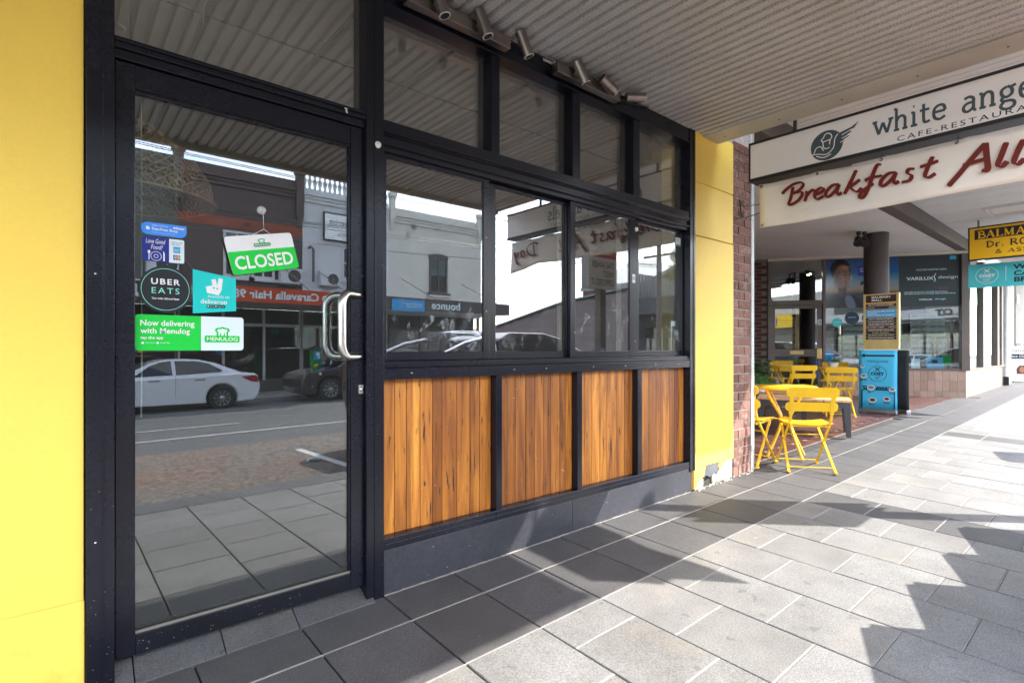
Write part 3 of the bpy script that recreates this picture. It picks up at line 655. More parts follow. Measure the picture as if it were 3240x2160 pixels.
# two spotlight bars
def light_bar(x0, x1, spots, label):
    t = thing('spotlight_bar', ((x0 + x1) / 2, -.06, 2.80), label, 'light', 'spotlight bars under the awning')
    box('bar', 'bronze_metal', t, x0, x1, -.085, -.035, 2.760, 2.822, .002); box('backing_strip', 'white_enamel', t, x0 - .05, x1 + .05, -.033, -.012, 2.835, 2.85)
    for (x, d) in spots:
        d = Vector(d).normalized(); p = Vector((x, -.125, 2.80)); a = p - d * .055; e = p + d * .075
        h = MB().tube([tuple(a), tuple(e)], .0295, 18).build('spotlight', 'bronze_metal', t)
        MB().tube([(x - .005, -.085, 2.795), (x - .003, -.105, 2.80), tuple(p - d * .03)], .006, 6).build('arm', 'bronze_metal', h)
        MB().tube([tuple(e + d * .0005), tuple(e + d * .003)], .0285, 18).build('ring', 'white_enamel', h)
        MB().tube([tuple(e + d * .0032), tuple(e + d * .004)], .0235, 18).build('lens', 'lens_glass', h)
light_bar(1.24, 1.86, ((1.385, (.25, -.2, -1)), (1.64, (.32, -.2, -1)), (1.92, (.40, -.15, -1))), 'bronze spotlight bar with all three heads tilted down, nearer the glass door')
light_bar(2.22, 2.80, ((2.37, (.55, -.15, -1)), (2.62, (1, -.12, -.45)), (2.89, (1, -.6, .06))), 'bronze spotlight bar whose last head points sideways, nearer the brick pier')
MB().tube([(1.86, -.05, 2.83), (2.0, -.03, 2.84), (2.22, -.05, 2.83)], .004, 6).build('light_cable', 'sign_black', aw); MB().tube([(2.81, -.05, 2.80), (3.0, -.02, 2.83), (3.2, -.02, 2.86)], .004, 6).build('light_cable', 'sign_black', aw)
# ================================================================== BRICK PIER
pier = thing('brick_pier', (4.63, 0, 0), 'weathered pink brick pier beside the yellow wall at the courtyard corner', 'wall')
box('mortar', 'mortar', pier, 4.47, 4.786, .012, .45, -.1, 3.3)
bm_ = {}
def brick(w):
    if w not in bm_:
        o = MB().box(-w / 2, w / 2, -.03, .03, -.0355, .0355); me = o.mesh('brick'); me.materials.append(MATS['brick_pink']); bm_[w] = me
    return bm_[w]
for r in range(36):
    z = .075 + r * .0812
    for (a, c) in (((4.471, 4.662), (4.672, 4.788)) if r % 2 else ((4.471, 4.556), (4.566, 4.788))):
        inst(brick(round(c - a, 3)), 'brick', pier, ((a + c) / 2, .033 + RND.uniform(-.003, .003), z), (0, RND.uniform(-.004, .004), RND.uniform(-.006, .006)))
box('corner_trim', 'downpipe_grey', pier, 4.7905, 4.845, -.004, .06, .03, 3.3, .003)
box('side_wall', 'stucco', pier, 4.79, 4.84, .062, 6.5, .0, 3.2)
br = thing('iron_bracket', (4.57, 0, 2.37), 'small rusty scrolled iron bracket fixed to the pink brick pier', 'bracket')
MB().bar((4.558, -.012, 2.455), (4.59, -.012, 2.285), .012, .008).build('back_plate', 'iron', br)
def scroll(c, r, a0, a1): return [(c[0] + r * math.cos(rad(a0 + (a1 - a0) * k / 10)), c[1] - .0 * k, c[2] + r * math.sin(rad(a0 + (a1 - a0) * k / 10))) for k in range(11)]
MB().tube(scroll((4.60, -.02, 2.425), .025, 70, 270) + [(4.70, -.10, 2.415), (4.79, -.17, 2.432)], .0045, 6).build('scroll_arm', 'iron', br)
MB().tube(scroll((4.62, -.02, 2.325), .025, 70, 300) + [(4.70, -.10, 2.335), (4.79, -.17, 2.385)], .0045, 6).build('scroll_arm', 'iron', br)
MB().bar((4.52, -.012, 2.282), (4.60, -.012, 2.287), .008, .008).build('pin', 'iron', br)
# a weed in the crack
wd = thing('weed', (3.89, -.012, gz(3.89, 0)), 'tiny green weed sprouting at the foot of the peeling yellow pier', 'plant')
for k, (dx, dz, a) in enumerate(((-.03, .055, 120), (.045, .045, 10), (.0, .075, 80), (.03, .02, -10))):
    p = Vector((3.89, -.014, gz(3.89, 0) + .01)); q = p + Vector((dx, -.012, dz)); d = Vector((math.cos(rad(a)), -.2, math.sin(rad(a)) * .6)).normalized() * .022; s = Vector((0, .7, .3)).cross(d).normalized() * .009
    MB().add([tuple(v) for v in (q - d, q + s, q + d, q - s)], [(0, 1, 2, 3)]).tube([tuple(p), tuple(q - d)], .0015, 4).build('leaf', 'leaf_bright', wd)
# ---- photo pixel -> place on a known plane (direction from the camera, distance from the plane it lies on)
_f, _cx, _cy = 1690.0, 1620.0, 1102.0
_c, _s = math.cos(YAW), math.sin(YAW)
def ray(px, py):
    a = (px - _cx) / _f; return (a * _c + _s, _c - a * _s, (_cy - py) / _f)
def onwall(px, py, y=0.0):
    r = ray(px, py); t = (y + 2.275) / r[1]; return r[0] * t, 1.15 + r[2] * t
def onx(px, py, X):
    r = ray(px, py); t = X / r[0]; return -2.275 + r[1] * t, 1.15 + r[2] * t
def crop(x0, y0, w, pw):
    k = w / pw; return lambda x, y: (x0 + k * x, y0 + k * y)
GY = .034
st = crop(420, 680, 380, 1354); cdr = crop(350, 400, 890, 2326)
def rect(cr, xl, xr, top, bot, y=GY):
    x0 = onwall(*cr(xl, top[1]), y)[0]; x1 = onwall(*cr(xr, top[1]), y)[0]
    z1 = onwall(*cr(*top), y)[1]; z0 = onwall(*cr(*bot), y)[1]; return x0, x1, z0, z1
F = 'front'
def stick(label, base_pts, mat, o, cat='sticker'):
    t = thing('sticker' if cat == 'sticker' else 'hanging_sign', o, label, cat, 'stickers on the glass door' if cat == 'sticker' else None)
    MB().prism(base_pts, o, (1, 0, 0), (0, 0, 1), (0, 1, 0), .0006).build('backing', mat, t); return t
# fee-free sticker
x0, x1, z0, z1 = rect(st, 90, 607, (350, 100), (350, 240)); w, h = x1 - x0, z1 - z0
t = stick('light blue pill-shaped sticker, topmost of the column on the glass door', rrect(w, h, h * .48, 7, (1, 0, 1, 1)), 'sticker_blue', (x0, GY, z0))
text('FINDER APPROVED', 'white_ink', t, (x0 + w * .24, GY, z0 + h * .72), F, w=w * .34, h=h * .10)
text('Fee-Free Shop', 'white_ink', t, (x0 + w * .24, GY, z0 + h * .34), F, w=w * .56, h=h * .27, bold=.02)
text("We don't charge extra fees for cards", 'white_ink', t, (x0 + w * .24, GY, z0 + h * .18), F, w=w * .5, h=h * .08)
text('finder', 'white_ink', t, (x0 + w * .76, GY, z0 + h * .66), F, w=w * .20, h=h * .2, bold=.03); disc((x0 + w * .725, GY, z0 + h * .75), w * .026, F, 'white_ink', t, 'logo_dot')
poly(rrect(w * .06, h * .26, .002, 3), (x0 + w * .11, GY, z0 + h * .40), F, 'white_ink', t, 'icon'); poly(rrect(w * .05, h * .12, .002, 3), (x0 + w * .145, GY, z0 + h * .44), F, 'white_ink', t, 'icon', .0014)
# payment card sticker
x0, x1, z0, z1 = rect(st, 107, 580, (340, 262), (340, 530)); w, h = x1 - x0, z1 - z0
t = stick('navy and white dining sticker with plate and cutlery drawing', rrect(w, h, .006, 4), 'sticker_navy', (x0, GY, z0))
poly(rrect(w * .37, h, .006, 4, (1, 1, 0, 0)), (x0 + w * .63, GY, z0), F, 'sticker_pale', t, 'panel')
text('Love Good', 'white_ink', t, (x0 + w * .08, GY, z0 + h * .74), F, w=w * .46, h=h * .19, shear=.25); text('Food?', 'white_ink', t, (x0 + w * .20, GY, z0 + h * .50), F, w=w * .28, h=h * .19, shear=.25)
for r in (w * .13, w * .055): disc((x0 + w * .32, GY, z0 + h * .22), r, F, 'white_ink', t, 'plate', ring=.0016)
poly(rrect(w * .02, h * .38, .001, 2), (x0 + w * .145, GY, z0 + h * .05), F, 'white_ink', t, 'fork'); poly(rrect(w * .06, h * .12, .002, 2), (x0 + w * .125, GY, z0 + h * .32), F, 'white_ink', t, 'fork', .0014); poly([(0, 0), (w * .035, 0), (w * .035, h * .32), (0, h * .42)], (x0 + w * .49, GY, z0 + h * .04), F, 'white_ink', t, 'knife')
text("You're in the\nright place", 'sticker_navy', t, (x0 + w * .68, GY, z0 + h * .74), F, w=w * .27, h=h * .17, lift=.002)
poly(rrect(w * .17, h * .27, .001, 2), (x0 + w * .73, GY, z0 + h * .42), F, 'sky_ink', t, 'card_logo', .002); text('AMERICAN\nEXPRESS', 'white_ink', t, (x0 + w * .74, GY, z0 + h * .47), F, w=w * .15, h=h * .12, lift=.003)
for k, mt in enumerate(('sticker_navy', 'red_ink', 'green_ink')):
    poly(rrect(w * .052, h * .22, .003, 3), (x0 + w * (.73 + .06 * k), GY, z0 + h * .12), F, mt, t, 'card_logo', .002); text('JCB'[k], 'white_ink', t, (x0 + w * (.738 + .06 * k), GY, z0 + h * .19), F, w=w * .035, h=h * .09, lift=.003, bold=.02)
# round black delivery sticker
x0, x1, z0, z1 = rect(st, 62, 665, (362, 575), (362, 1105)); w, h = x1 - x0, z1 - z0; cx0, cz0 = (x0 + x1) / 2, (z0 + z1) / 2
t = stick('round black delivery sticker with thin mint ring', [(w / 2 + w / 2 * math.cos(2 * math.pi * k / 48), h / 2 + h / 2 * math.sin(2 * math.pi * k / 48)) for k in range(48)], 'sticker_black', (x0, GY, z0))
disc((cx0, GY, cz0), w * .455, F, 'mint_ink', t, 'ring', 64, h * .445, ring=.0016)
text('UBER', 'white_ink', t, (cx0 - w * .27, GY, cz0 + h * .10), F, w=w * .54, h=h * .125, bold=.022, spacing=1.25); text('EATS', 'mint_ink', t, (cx0 - w * .26, GY, cz0 - h * .09), F, w=w * .52, h=h * .125, spacing=1.3)
text('Your order delivered faster', 'white_ink', t, (cx0 - w * .26, GY, cz0 - h * .215), F, w=w * .52, h=h * .045, bold=.015)
# teal sticker with slanted top
A_, B_, C_, D_ = (onwall(*st(*p), GY) for p in ((677, 610), (1162, 718), (1165, 1083), (678, 1108)))
t = stick('teal delivery sticker with slanting top edge', [(A_[0] - D_[0], A_[1] - D_[1]), (0, 0), (C_[0] - D_[0], C_[1] - D_[1]), (B_[0] - D_[0], B_[1] - D_[1])][::-1], 'sticker_teal', (D_[0], GY, D_[1]))
def sp(*pts): return [tuple(a - b for a, b in zip(onwall(*st(*p), GY), D_)) for p in pts]
poly(sp((885, 728), (935, 722), (950, 800), (968, 712), (1015, 722), (1000, 850), (968, 905), (838, 878), (822, 806), (898, 796)), (D_[0], GY, D_[1]), F, 'white_ink', t, 'logo')
for p in ((914, 823), (952, 832)): q = onwall(*st(*p), GY); disc((q[0], GY, q[1]), .0035, F, 'sticker_teal', t, 'logo_eye', 12, lift=.0016)
q = onwall(*st(766, 995), GY); q2 = onwall(*st(1062, 1003), GY); text('deliveroo', 'white_ink', t, (q[0], GY, q[1]), F, w=q2[0] - q[0], bold=.01)
q = onwall(*st(845, 930), GY); text('Available on', 'white_ink', t, (q[0], GY, q[1]), F, w=.075)
for a, s_ in ((833, 'App Store'), (920, 'Google Play')):
    q = onwall(*st(a, 1046), GY); poly(rrect(.037, .0115, .001, 2), (q[0], GY, q[1]), F, 'sticker_black', t, 'badge'); text(s_, 'white_ink', t, (q[0] + .010, GY, q[1] + .003), F, w=.023, h=.005, lift=.002); disc((q[0] + .005, GY, q[1] + .0058), .0025, F, 'white_ink', t, 'badge_icon', 10, lift=.002)
# wide green and white sticker
x0, x1, z0, z1 = rect(st, 22, 1248, (640, 1137), (640, 1527)); w, h = x1 - x0, z1 - z0
t = stick('wide green and white delivery sticker, lowest on the glass door', rrect(w, h, .012, 5), 'sticker_green', (x0, GY, z0))
xs_ = onwall(*st(770, 1300), GY)[0]; poly(rrect(x1 - xs_, h, .012, 5, (1, 1, 0, 0)), (xs_, GY, z0), F, 'sticker_pale', t, 'panel')
q = onwall(*st(85, 1255), GY); text('Now delivering', 'white_ink', t, (q[0], GY, z0 + h * .64), F, w=onwall(*st(695, 1255), GY)[0] - q[0], h=h * .21, bold=.014)
text('with Menulog', 'white_ink', t, (q[0], GY, z0 + h * .43), F, w=onwall(*st(645, 1255), GY)[0] - q[0], h=h * .20, bold=.014); text('tap the app', 'white_ink', t, (q[0], GY, z0 + h * .30), F, w=onwall(*st(345, 1255), GY)[0] - q[0], h=h * .10, bold=.02)
for a, s_ in ((85, 'App Store'), (255, 'Google Play')):
    p_ = onwall(*st(a, 1460), GY); text(s_, 'sticker_pale', t, (p_[0] + .014, GY, p_[1] + .003), F, w=.03, h=.0065); disc((p_[0] + .007, GY, p_[1] + .006), .004, F, 'sticker_pale', t, 'badge_icon', 10)
def menulog(t, cx1, zb, bw, y, s=1.0, green='sticker_green', rot=0, o=None):
    """logo: toque over a word on a green bar; local units, bar width bw"""
    bh = bw * .21; ca, sa = math.cos(rot), math.sin(rot)
    def rr(p): return [(a * ca - b * sa, a * sa + b * ca) for a, b in p]
    hat = [(-.17, .0), (-.17, .18), (-.22, .24), (-.19, .36), (-.08, .38), (0, .42), (.08, .38), (.19, .36), (.22, .24), (.17, .18), (.17, 0)]
    poly(rr([(a * bw * .98, b * bw * .72 + bh * .9) for a, b in hat]), (cx1, y, zb), F, green, t, 'logo', .0012)
    hat2 = [(-.12, .02), (-.12, .2), (-.16, .25), (-.13, .31), (-.05, .31), (0, .35), (.05, .31), (.13, .31), (.16, .25), (.12, .2), (.12, .02), (.075, .02), (.075, .14), (.035, .14), (.035, .02), (-.035, .02), (-.035, .14), (-.075, .14), (-.075, .02)]
    poly(rr([(a * bw * .95, b * bw * .72 + bh * .9) for a, b in hat2]), (cx1, y, zb), F, 'sticker_pale', t, 'logo', .0018)
    poly(rr(rrect(bw, bh, bh * .2, 4, x=-bw / 2)), (cx1, y, zb), F, green, t, 'logo_bar', .0024)
    text('MENULOG', 'white_ink', t, (cx1 - (bh / 2) * sa, y, zb + (bh / 2) * ca), F, w=bw * .88, h=bh * .56, bold=.01, lift=.003, rot=rot, anchor='c')
menulog(t, onwall(*st(1010, 1400), GY)[0], onwall(*st(1010, 1435), GY)[1], onwall(*st(1207, 1400), GY)[0] - onwall(*st(812, 1400), GY)[0], GY)
# CLOSED sign on its suction hook
cy_ = .020
pc = [onwall(*cdr(*p), cy_) for p in ((1015, 1232), (1560, 1168), (1490, 878), (930, 912))]
o = pc[0]; L2 = [(p[0] - o[0], p[1] - o[1]) for p in pc]
t = thing('hanging_sign', (o[0], cy_, o[1]), 'green and white closed sign hanging askew from a suction hook', 'sign')
def lerp2(u, v_):
    a = [L2[0][i] + (L2[1][i] - L2[0][i]) * u for i in (0, 1)]; b_ = [L2[3][i] + (L2[2][i] - L2[3][i]) * u for i in (0, 1)]
    return (a[0] + (b_[0] - a[0]) * v_, a[1] + (b_[1] - a[1]) * v_)
R_ = [lerp2(a, b_) for a, b_ in ((.05, 0), (.95, 0), (.99, .02), (1, .1), (1, .9), (.985, .98), (.95, 1), (.05, 1), (.015, .98), (0, .9), (0, .1), (.01, .02))]
MB().prism(R_, (o[0], cy_, o[1]), (1, 0, 0), (0, 0, 1), (0, 1, 0), .003).build('board', 'white_ink', t)
poly([lerp2(a, b_) for a, b_ in ((.05, 0), (.95, 0), (.99, .02), (1, .1), (1, .60), (0, .60), (0, .1), (.01, .02))], (o[0], cy_, o[1]), F, 'sticker_green', t, 'green_panel')
ang = math.atan2(L2[1][1], L2[1][0]); c_ = lerp2(.50, .30); wv = math.hypot(*L2[1])
text('CLOSED', 'white_ink', t, (o[0] + c_[0], cy_, o[1] + c_[1]), F, w=wv * .87, h=wv * .205, bold=.02, rot=ang, lift=.0022, anchor='c')
c_ = lerp2(.52, .68); menulog(t, o[0] + c_[0], o[1] + c_[1], wv * .25, cy_, rot=ang, green='green_ink')
hk = onwall(*cdr(1255, 690), cy_); MB().lathe([(.002, -.012), (.006, -.010), (.016, -.002), (.0175, .008)], (hk[0], cy_ + .006, hk[1]), 18, 'y').build('suction_cup', 'clear_plastic', t)
kn = onwall(*cdr(1265, 850), cy_); l1 = onwall(*cdr(1150, 910), cy_); l2 = onwall(*cdr(1335, 905), cy_)
MB().tube([(hk[0], cy_ - .008, hk[1]), (hk[0] + .002, cy_ - .006, (hk[1] + kn[1]) / 2), (kn[0], cy_ - .004, kn[1]), (l1[0], cy_ - .002, l1[1])], .0011, 5).tube([(kn[0], cy_ - .004, kn[1]), (l2[0], cy_ - .002, l2[1])], .0011, 5).build('string', 'string_white', t)
# window stickers
t = thing('sticker', (3.69, .05, 1.95), 'small white and green glazier sticker in the corner of the last window', 'sticker', 'window stickers')
MB().box(3.652, 3.722, .0515, .0525, 1.945, 2.012).build('backing', 'sticker_pale', t); poly(rrect(.07, .013, .001, 2), (3.652, .0515, 1.945), F, 'green_ink', t, 'panel', .0008); text('GLASS', 'sticker_black', t, (3.657, .0515, 1.988), F, w=.035, h=.010)
text('0400 392 042', 'white_ink', t, (3.657, .0515, 1.948), F, w=.06, h=.007, lift=.002)
t = thing('sticker', (3.10, .01, 1.62), 'small no-smoking sticker with red ring on the sash frame', 'sticker', 'window stickers')
MB().box(3.055, 3.088, .0125, .0135, 1.608, 1.668).build('backing', 'sticker_pale', t); disc((3.0715, .0125, 1.640), .0125, F, 'red_ink', t, 'ring', ring=.0028); MB().bar((3.0635, .0108, 1.648), (3.0795, .0108, 1.632), .0025, .0008).build('bar', 'red_ink', t); poly(rrect(.014, .003, .0005, 2), (3.0645, .0125, 1.6385), F, 'sticker_black', t, 'cigarette', .0006)

# ================================================================== SIGNS OVER THE COURTYARD ENTRANCE
SX_ = 4.30
t = thing('lightbox_sign', (SX_, -1.6, 2.5), 'long white lightbox sign in black frame with slate chef-and-wing logo', 'sign')
box('frame', 'sign_black', t, SX_ + .004, SX_ + .15, -2.745, -.215, 2.500, 2.815, .003)
box('face', 'sign_white', t, SX_, SX_ + .0038, -2.73, -.228, 2.525, 2.797)
box('frame_edge', 'sign_black', t, SX_ - .006, SX_ + .0036, -2.745, -.215, 2.500, 2.5245); box('frame_edge', 'sign_black', t, SX_ - .006, SX_ + .0036, -2.745, -.215, 2.7975, 2.815)
box('frame_edge', 'sign_black', t, SX_ - .006, SX_ + .0036, -.2275, -.2155, 2.525, 2.797)
for yy in (-.55, -2.2): MB().bar((SX_ + .06, yy, 2.815), (SX_ + .06, yy, 3.36), .022).build('hanger', 'sign_black', t)
S = 'side'
lc = (SX_, -.793, 2.638); disc(lc, .108, S, 'slate_ink', t, 'logo_disc')
def lp(pts): return [(a, b_) for a, b_ in pts]
poly([(.02, -.06), (.05, .04), (.09, .068), (.16, .085), (.205, .112), (.18, .075), (.15, .06), (.165, .055), (.13, .035), (.15, .028), (.11, .008), (.12, 0), (.085, -.02)], lc, S, 'slate_ink', t, 'logo_wing', .0016)
strokes([[(-.105, -.045), (-.06, -.05), (0, -.065), (.045, -.03), (.055, .03), (.075, .062)], [(-.085, -.04), (-.07, -.005), (-.04, .0), (-.02, -.035)], [(-.02, .06), (-.035, .045), (-.025, .03), (-.02, -.01), (0, -.025), (.02, -.02)], [(-.02, .06), (-.01, .08), (.01, .085), (.03, .07), (.035, .05), (.025, .035), (.02, .0)], [(-.022, .03), (.022, .035)], [(-.07, -.062), (-.02, -.085), (.03, -.072)]], lc, S, 1, 1, 'sign_white', t, .007, name='logo_line', lift=.0026)
strokes([[(.10, .045), (.17, .07)], [(.10, .02), (.145, .035)], [(.09, -.005), (.125, .005)]], lc, S, 1, 1, 'sign_white', t, .006, name='logo_line', lift=.0026)
# slab-serif lower case, drawn as pen strokes (x-height 1)
SL_ = {'w': (1.5, [[(.1, 1), (.42, 0)], [(.42, 0), (.75, .85)], [(.75, .85), (1.08, 0)], [(1.08, 0), (1.4, 1)], [(-.08, 1), (.3, 1)], [(1.2, 1), (1.58, 1)]]),
       'h': (1.15, [[(.2, 1.62), (.2, 0)], [(.2, .62), (.38, .92), (.65, .98), (.85, .75), (.85, 0)], [(0, 1.6), (.2, 1.6)], [(0, 0), (.42, 0)], [(.65, 0), (1.05, 0)]]),
       'i': (.55, [[(.25, 1), (.25, 0)], [(.05, .98), (.25, .98)], [(.02, 0), (.5, 0)], [(.2, 1.42), (.3, 1.42)]]),
       't': (.8, [[(.3, 1.4), (.3, .3), (.42, .03), (.75, .08)], [(.02, .95), (.72, .95)]]),
       'e': (1.02, [[(.12, .55), (.9, .55)], [(.9, .55), (.8, .92), (.5, 1.0), (.2, .85), (.1, .5), (.2, .12), (.55, -.02), (.9, .15)]]),
       'a': (1.05, [[(.18, .9), (.5, 1.0), (.78, .85), (.8, .5), (.8, 0)], [(.8, .58), (.4, .56), (.14, .38), (.15, .1), (.4, -.02), (.7, .12), (.8, .3)], [(.8, 0), (1.0, 0)]]),
       'n': (1.2, [[(.22, 1), (.22, 0)], [(.22, .65), (.42, .93), (.68, .98), (.88, .75), (.88, 0)], [(.02, .98), (.22, .98)], [(.02, 0), (.45, 0)], [(.68, 0), (1.1, 0)]]),
       'g': (1.1, [[(.5, 1.0), (.2, .85), (.14, .6), (.28, .36), (.52, .3), (.78, .45), (.82, .7), (.7, .92), (.5, 1.0)], [(.75, .92), (1.05, 1.02)], [(.3, .36), (.15, .18), (.3, .04), (.7, .02), (.95, -.12), (.92, -.38), (.6, -.52), (.25, -.46), (.1, -.25), (.3, .02)]]),
       'l': (.55, [[(.25, 1.62), (.25, 0)], [(.05, 1.6), (.25, 1.6)], [(.02, 0), (.5, 0)]]),
       's': (.95, [[(.8, .85), (.5, 1.0), (.2, .88), (.18, .65), (.5, .52), (.8, .36), (.76, .1), (.45, -.02), (.12, .12)]])}
def slab(word, y0, z0, xh, wtot, parent, mat='slate_ink'):
    tot = sum(SL_[c][0] for c in word) + .12 * (len(word) - 1); k = wtot / tot; x = 0; S_ = []
    for c in word:
        S_ += [[(p[0] + x, p[1]) for p in s_] for s_ in SL_[c][1]]; x += SL_[c][0] + .12
    strokes(S_, (SX_, y0, z0), 'side', k, xh, mat, parent, xh * .185)
slab('white', -1.089, 2.617, .088, .400, t); slab('angels', -1.562, 2.617, .088, .452, t)
text('CAFE-RESTAURANT', 'sign_black', t, (SX_, -1.225, 2.538), S, w=.745, h=.034, spacing=1.3)
# vinyl banner, slightly slack, one bottom corner hanging lower
t = thing('vinyl_banner', (SX_ + .05, -1.5, 2.47), 'cream vinyl banner with rust red script below the white lightbox', 'banner')
bx = SX_ + .03; NU, NV = 44, 8; vs = []
def ban(u, v_):
    yy = -.286 - u * 2.40; ztop = 2.474 - .014 * abs(math.sin(u * 5.5 * math.pi)) - .006 * math.sin(u * math.pi); zb = 2.128 - .012 * math.sin(u * 7) - (.045 * max(0, (u - .8) / .2) ** 1.5) + (.02 * max(0, 1 - abs(u - .8) / .12))
    x = bx + .010 * math.sin(u * 9 + v_ * 2) * (.35 + v_) + .014 * math.sin(u * 23) * v_ * (1 if u > .7 else .3)
    return (x, yy, ztop + (zb - ztop) * v_)
for i in range(NU + 1):
    for j in range(NV + 1): vs.append(ban(i / NU, j / NV))
mb = MB().add(vs, [(i * (NV + 1) + j, (i + 1) * (NV + 1) + j, (i + 1) * (NV + 1) + j + 1, i * (NV + 1) + j + 1) for i in range(NU) for j in range(NV)], True)
bo = mb.build('sheet', 'vinyl_cream', t); sm = bo.modifiers.new('thick', 'SOLIDIFY'); sm.thickness = .0016; sm.offset = 1
def eyelet(u, v_):
    p = ban(u, v_); MB().lathe([(.006, -.003), (.009, -.003), (.0105, 0), (.006, .0)], (p[0] - .004, p[1], p[2]), 12, 'x').build('eyelet', 'iron', t)
for u, v_ in ((.007, .955), (.007, .05), (.993, .05), (.993, .95), (.18, .04), (.35, .04), (.52, .04), (.7, .04), (.86, .04)): eyelet(u, v_)
for u in (.01, .18, .35, .52, .7, .86, .99): p = ban(u, .03); MB().tube([(p[0] - .003, p[1], p[2]), (p[0] + .01, p[1] - .004, p[2] + .02), (p[0] + .03, p[1], 2.505)], .0018, 5).build('cable_tie', 'sign_black', t)
BR = {'B': (.00, [[(.46, 1.62), (.40, 1.2), (.30, .6), (.14, .06)], [(-.28, 1.18), (.0, 1.52), (.5, 1.86), (1.0, 1.86), (1.12, 1.55), (.85, 1.18), (.42, 1.0)], [(.42, 1.0), (.95, 1.02), (1.05, .7), (.8, .25), (.35, .0), (.1, .06)]]),
      'r': (1.18, [[(.1, .98), (.18, .7), (.05, .04)], [(.12, .42), (.35, .8), (.58, .95), (.66, .78)]]),
      'e': (1.80, [[(.1, .46), (.5, .62), (.6, .85), (.42, .98), (.15, .75), (.05, .35), (.22, .02), (.62, .2)]]),
      'a': (2.50, [[(.85, .95), (.45, .98), (.1, .55), (.05, .12), (.3, .1), (.65, .5), (.85, .95)], [(.85, .95), (.72, .4), (.8, .05), (1.0, .2)]]),
      'k': (3.55, [[(.78, 1.88), (.55, 1.2), (.30, .5), (.10, .0)], [(1.0, .98), (.8, .82), (.42, .52)], [(.42, .55), (.6, .2), (.85, .0), (1.1, .25)]]),
      'f': (4.55, [[(1.15, 1.85), (.95, 1.9), (.78, 1.5), (.62, .8), (.42, .0), (.2, -.55), (.0, -.6), (.0, -.3), (.3, .1), (.75, .4)], [(.25, .8), (.6, .95), (1.2, .92)]]),
      'A': (5.62, [[(.85, .95), (.45, .98), (.1, .55), (.05, .12), (.3, .1), (.65, .5), (.85, .95)], [(.85, .95), (.72, .4), (.8, .05), (1.0, .2)]]),
      's': (6.72, [[(.68, .92), (.4, .98), (.32, .72), (.52, .42), (.42, .08), (.02, .05)]]),
      't': (7.55, [[(.72, 1.6), (.5, .9), (.35, .2), (.55, .02), (.85, .22)], [(.1, .98), (.5, 1.05), (.98, 1.16)]])}
sxb = (1.431 - .50) / 8.45; S_ = []
for k_, (ox, ss) in BR.items(): S_ += [[(p[0] + ox, p[1]) for p in s_] for s_ in ss]
nib = (rad(-35), .38)
strokes(S_, (bx - .022, -.505, 2.257), S, sxb, .082, 'rust_ink', t, .0265, nib)
AL = [[(-.75, -.55), (-.2, .1), (.5, 1.0), (1.15, 1.78)], ([(1.15, 1.8), (1.2, 1.0), (1.25, .1), (.95, .08)], 1.15), [(.0, .62), (.6, .72), (1.3, .78)], [(2.15, 1.55), (1.95, .9), (1.75, .25), (1.95, .1), (2.2, .35)], [(2.95, 1.5), (2.7, .9), (2.5, .25), (2.7, .05), (3.0, .3)]]
strokes(AL, (bx - .022, -1.565, 2.230), S, .094, .095, 'rust_ink', t, .031, nib)
DY = [[(.5, 1.55), (.4, .9), (.25, .1)], [(-.3, 1.45), (.4, 1.75), (1.2, 1.5), (1.5, .9), (1.1, .3), (.3, .02), (-.1, .12)], [(2.6, .95), (2.2, .95), (1.9, .5), (1.95, .1), (2.2, .15), (2.6, .9)], [(2.6, .95), (2.5, .35), (2.7, .05)], [(3.05, .95), (3.0, .5), (3.2, .3), (3.6, .9)], [(3.7, .95), (3.5, .2), (3.2, -.6), (2.85, -.75)]]
strokes(DY, (bx - .022, -2.22, 2.245), S, .108, .09, 'rust_ink', t, .029, nib)

# ================================================================== NEIGHBOUR: COURTYARD BUILDING
arc_b = thing('courtyard_building', (9.4, 1.5, 0), 'brown-beamed building over the courtyard with white stucco soffit and round column', 'building')
CZ_ = 3.13; BZ = 3.35
box('stucco_ceiling', 'stucco', arc_b, 4.845, 15.2, .12, 7.0, CZ_, CZ_ + .05)
box('beam', 'beam_brown', arc_b, 4.845, 14.4, -.05, .115, CZ_ - .002, BZ + .1, .004)
box('upper_wall', 'bldg_cream', arc_b, 4.845, 24, .0, .3, 3.6, 8.4); box('roof', 'roof_grey', arc_b, 4.845, 24, .3, 8, 8.0, 8.1)
box('back_wall', 'beam_brown', arc_b, 4.845, 15.2, 6.5, 6.6, 0, CZ_)
MB().lathe([(.185, .0), (.185, CZ_ - .12)], (10.78, .66, .115), 28).build('column', 'column_brown', arc_b)
for (px, py, dx) in ((10.35, .80, -.4), (10.45, .74, .2)):
    h = MB().tube([(px, py, CZ_), (px, py, CZ_ - .05)], .035, 12).build('spotlight', 'sign_black', arc_b)
    MB().tube([(px, py, CZ_ - .05), (px - .01, py + .01, CZ_ - .10), (px - .06, py - .01, CZ_ - .15)], .016, 8).build('arm', 'sign_black', h); MB().tube([(px - .03, py - .0, CZ_ - .12), (px - .11, py - .03, CZ_ - .22)], .05, 14, r2=.075).build('head', 'sign_black', h); MB().tube([(px - .11, py - .03, CZ_ - .221), (px - .112, py - .0305, CZ_ - .223)], .068, 14).build('lens', 'lens_glass', h)
aw2 = thing('slatted_awning', (9, -1.1, BZ), 'white slatted soffit awning over the footpath past the hanging banner', 'awning')
box('backing', 'slat_gap', aw2, 4.5, 15.2, -1.75, -.052, BZ + .012, BZ + .03); box('backing', 'slat_gap', aw2, 4.5, 6.75, -2.30, -1.755, BZ + .012, BZ + .03)  # unseen step, deeper near the shop, added to keep sun off its timber
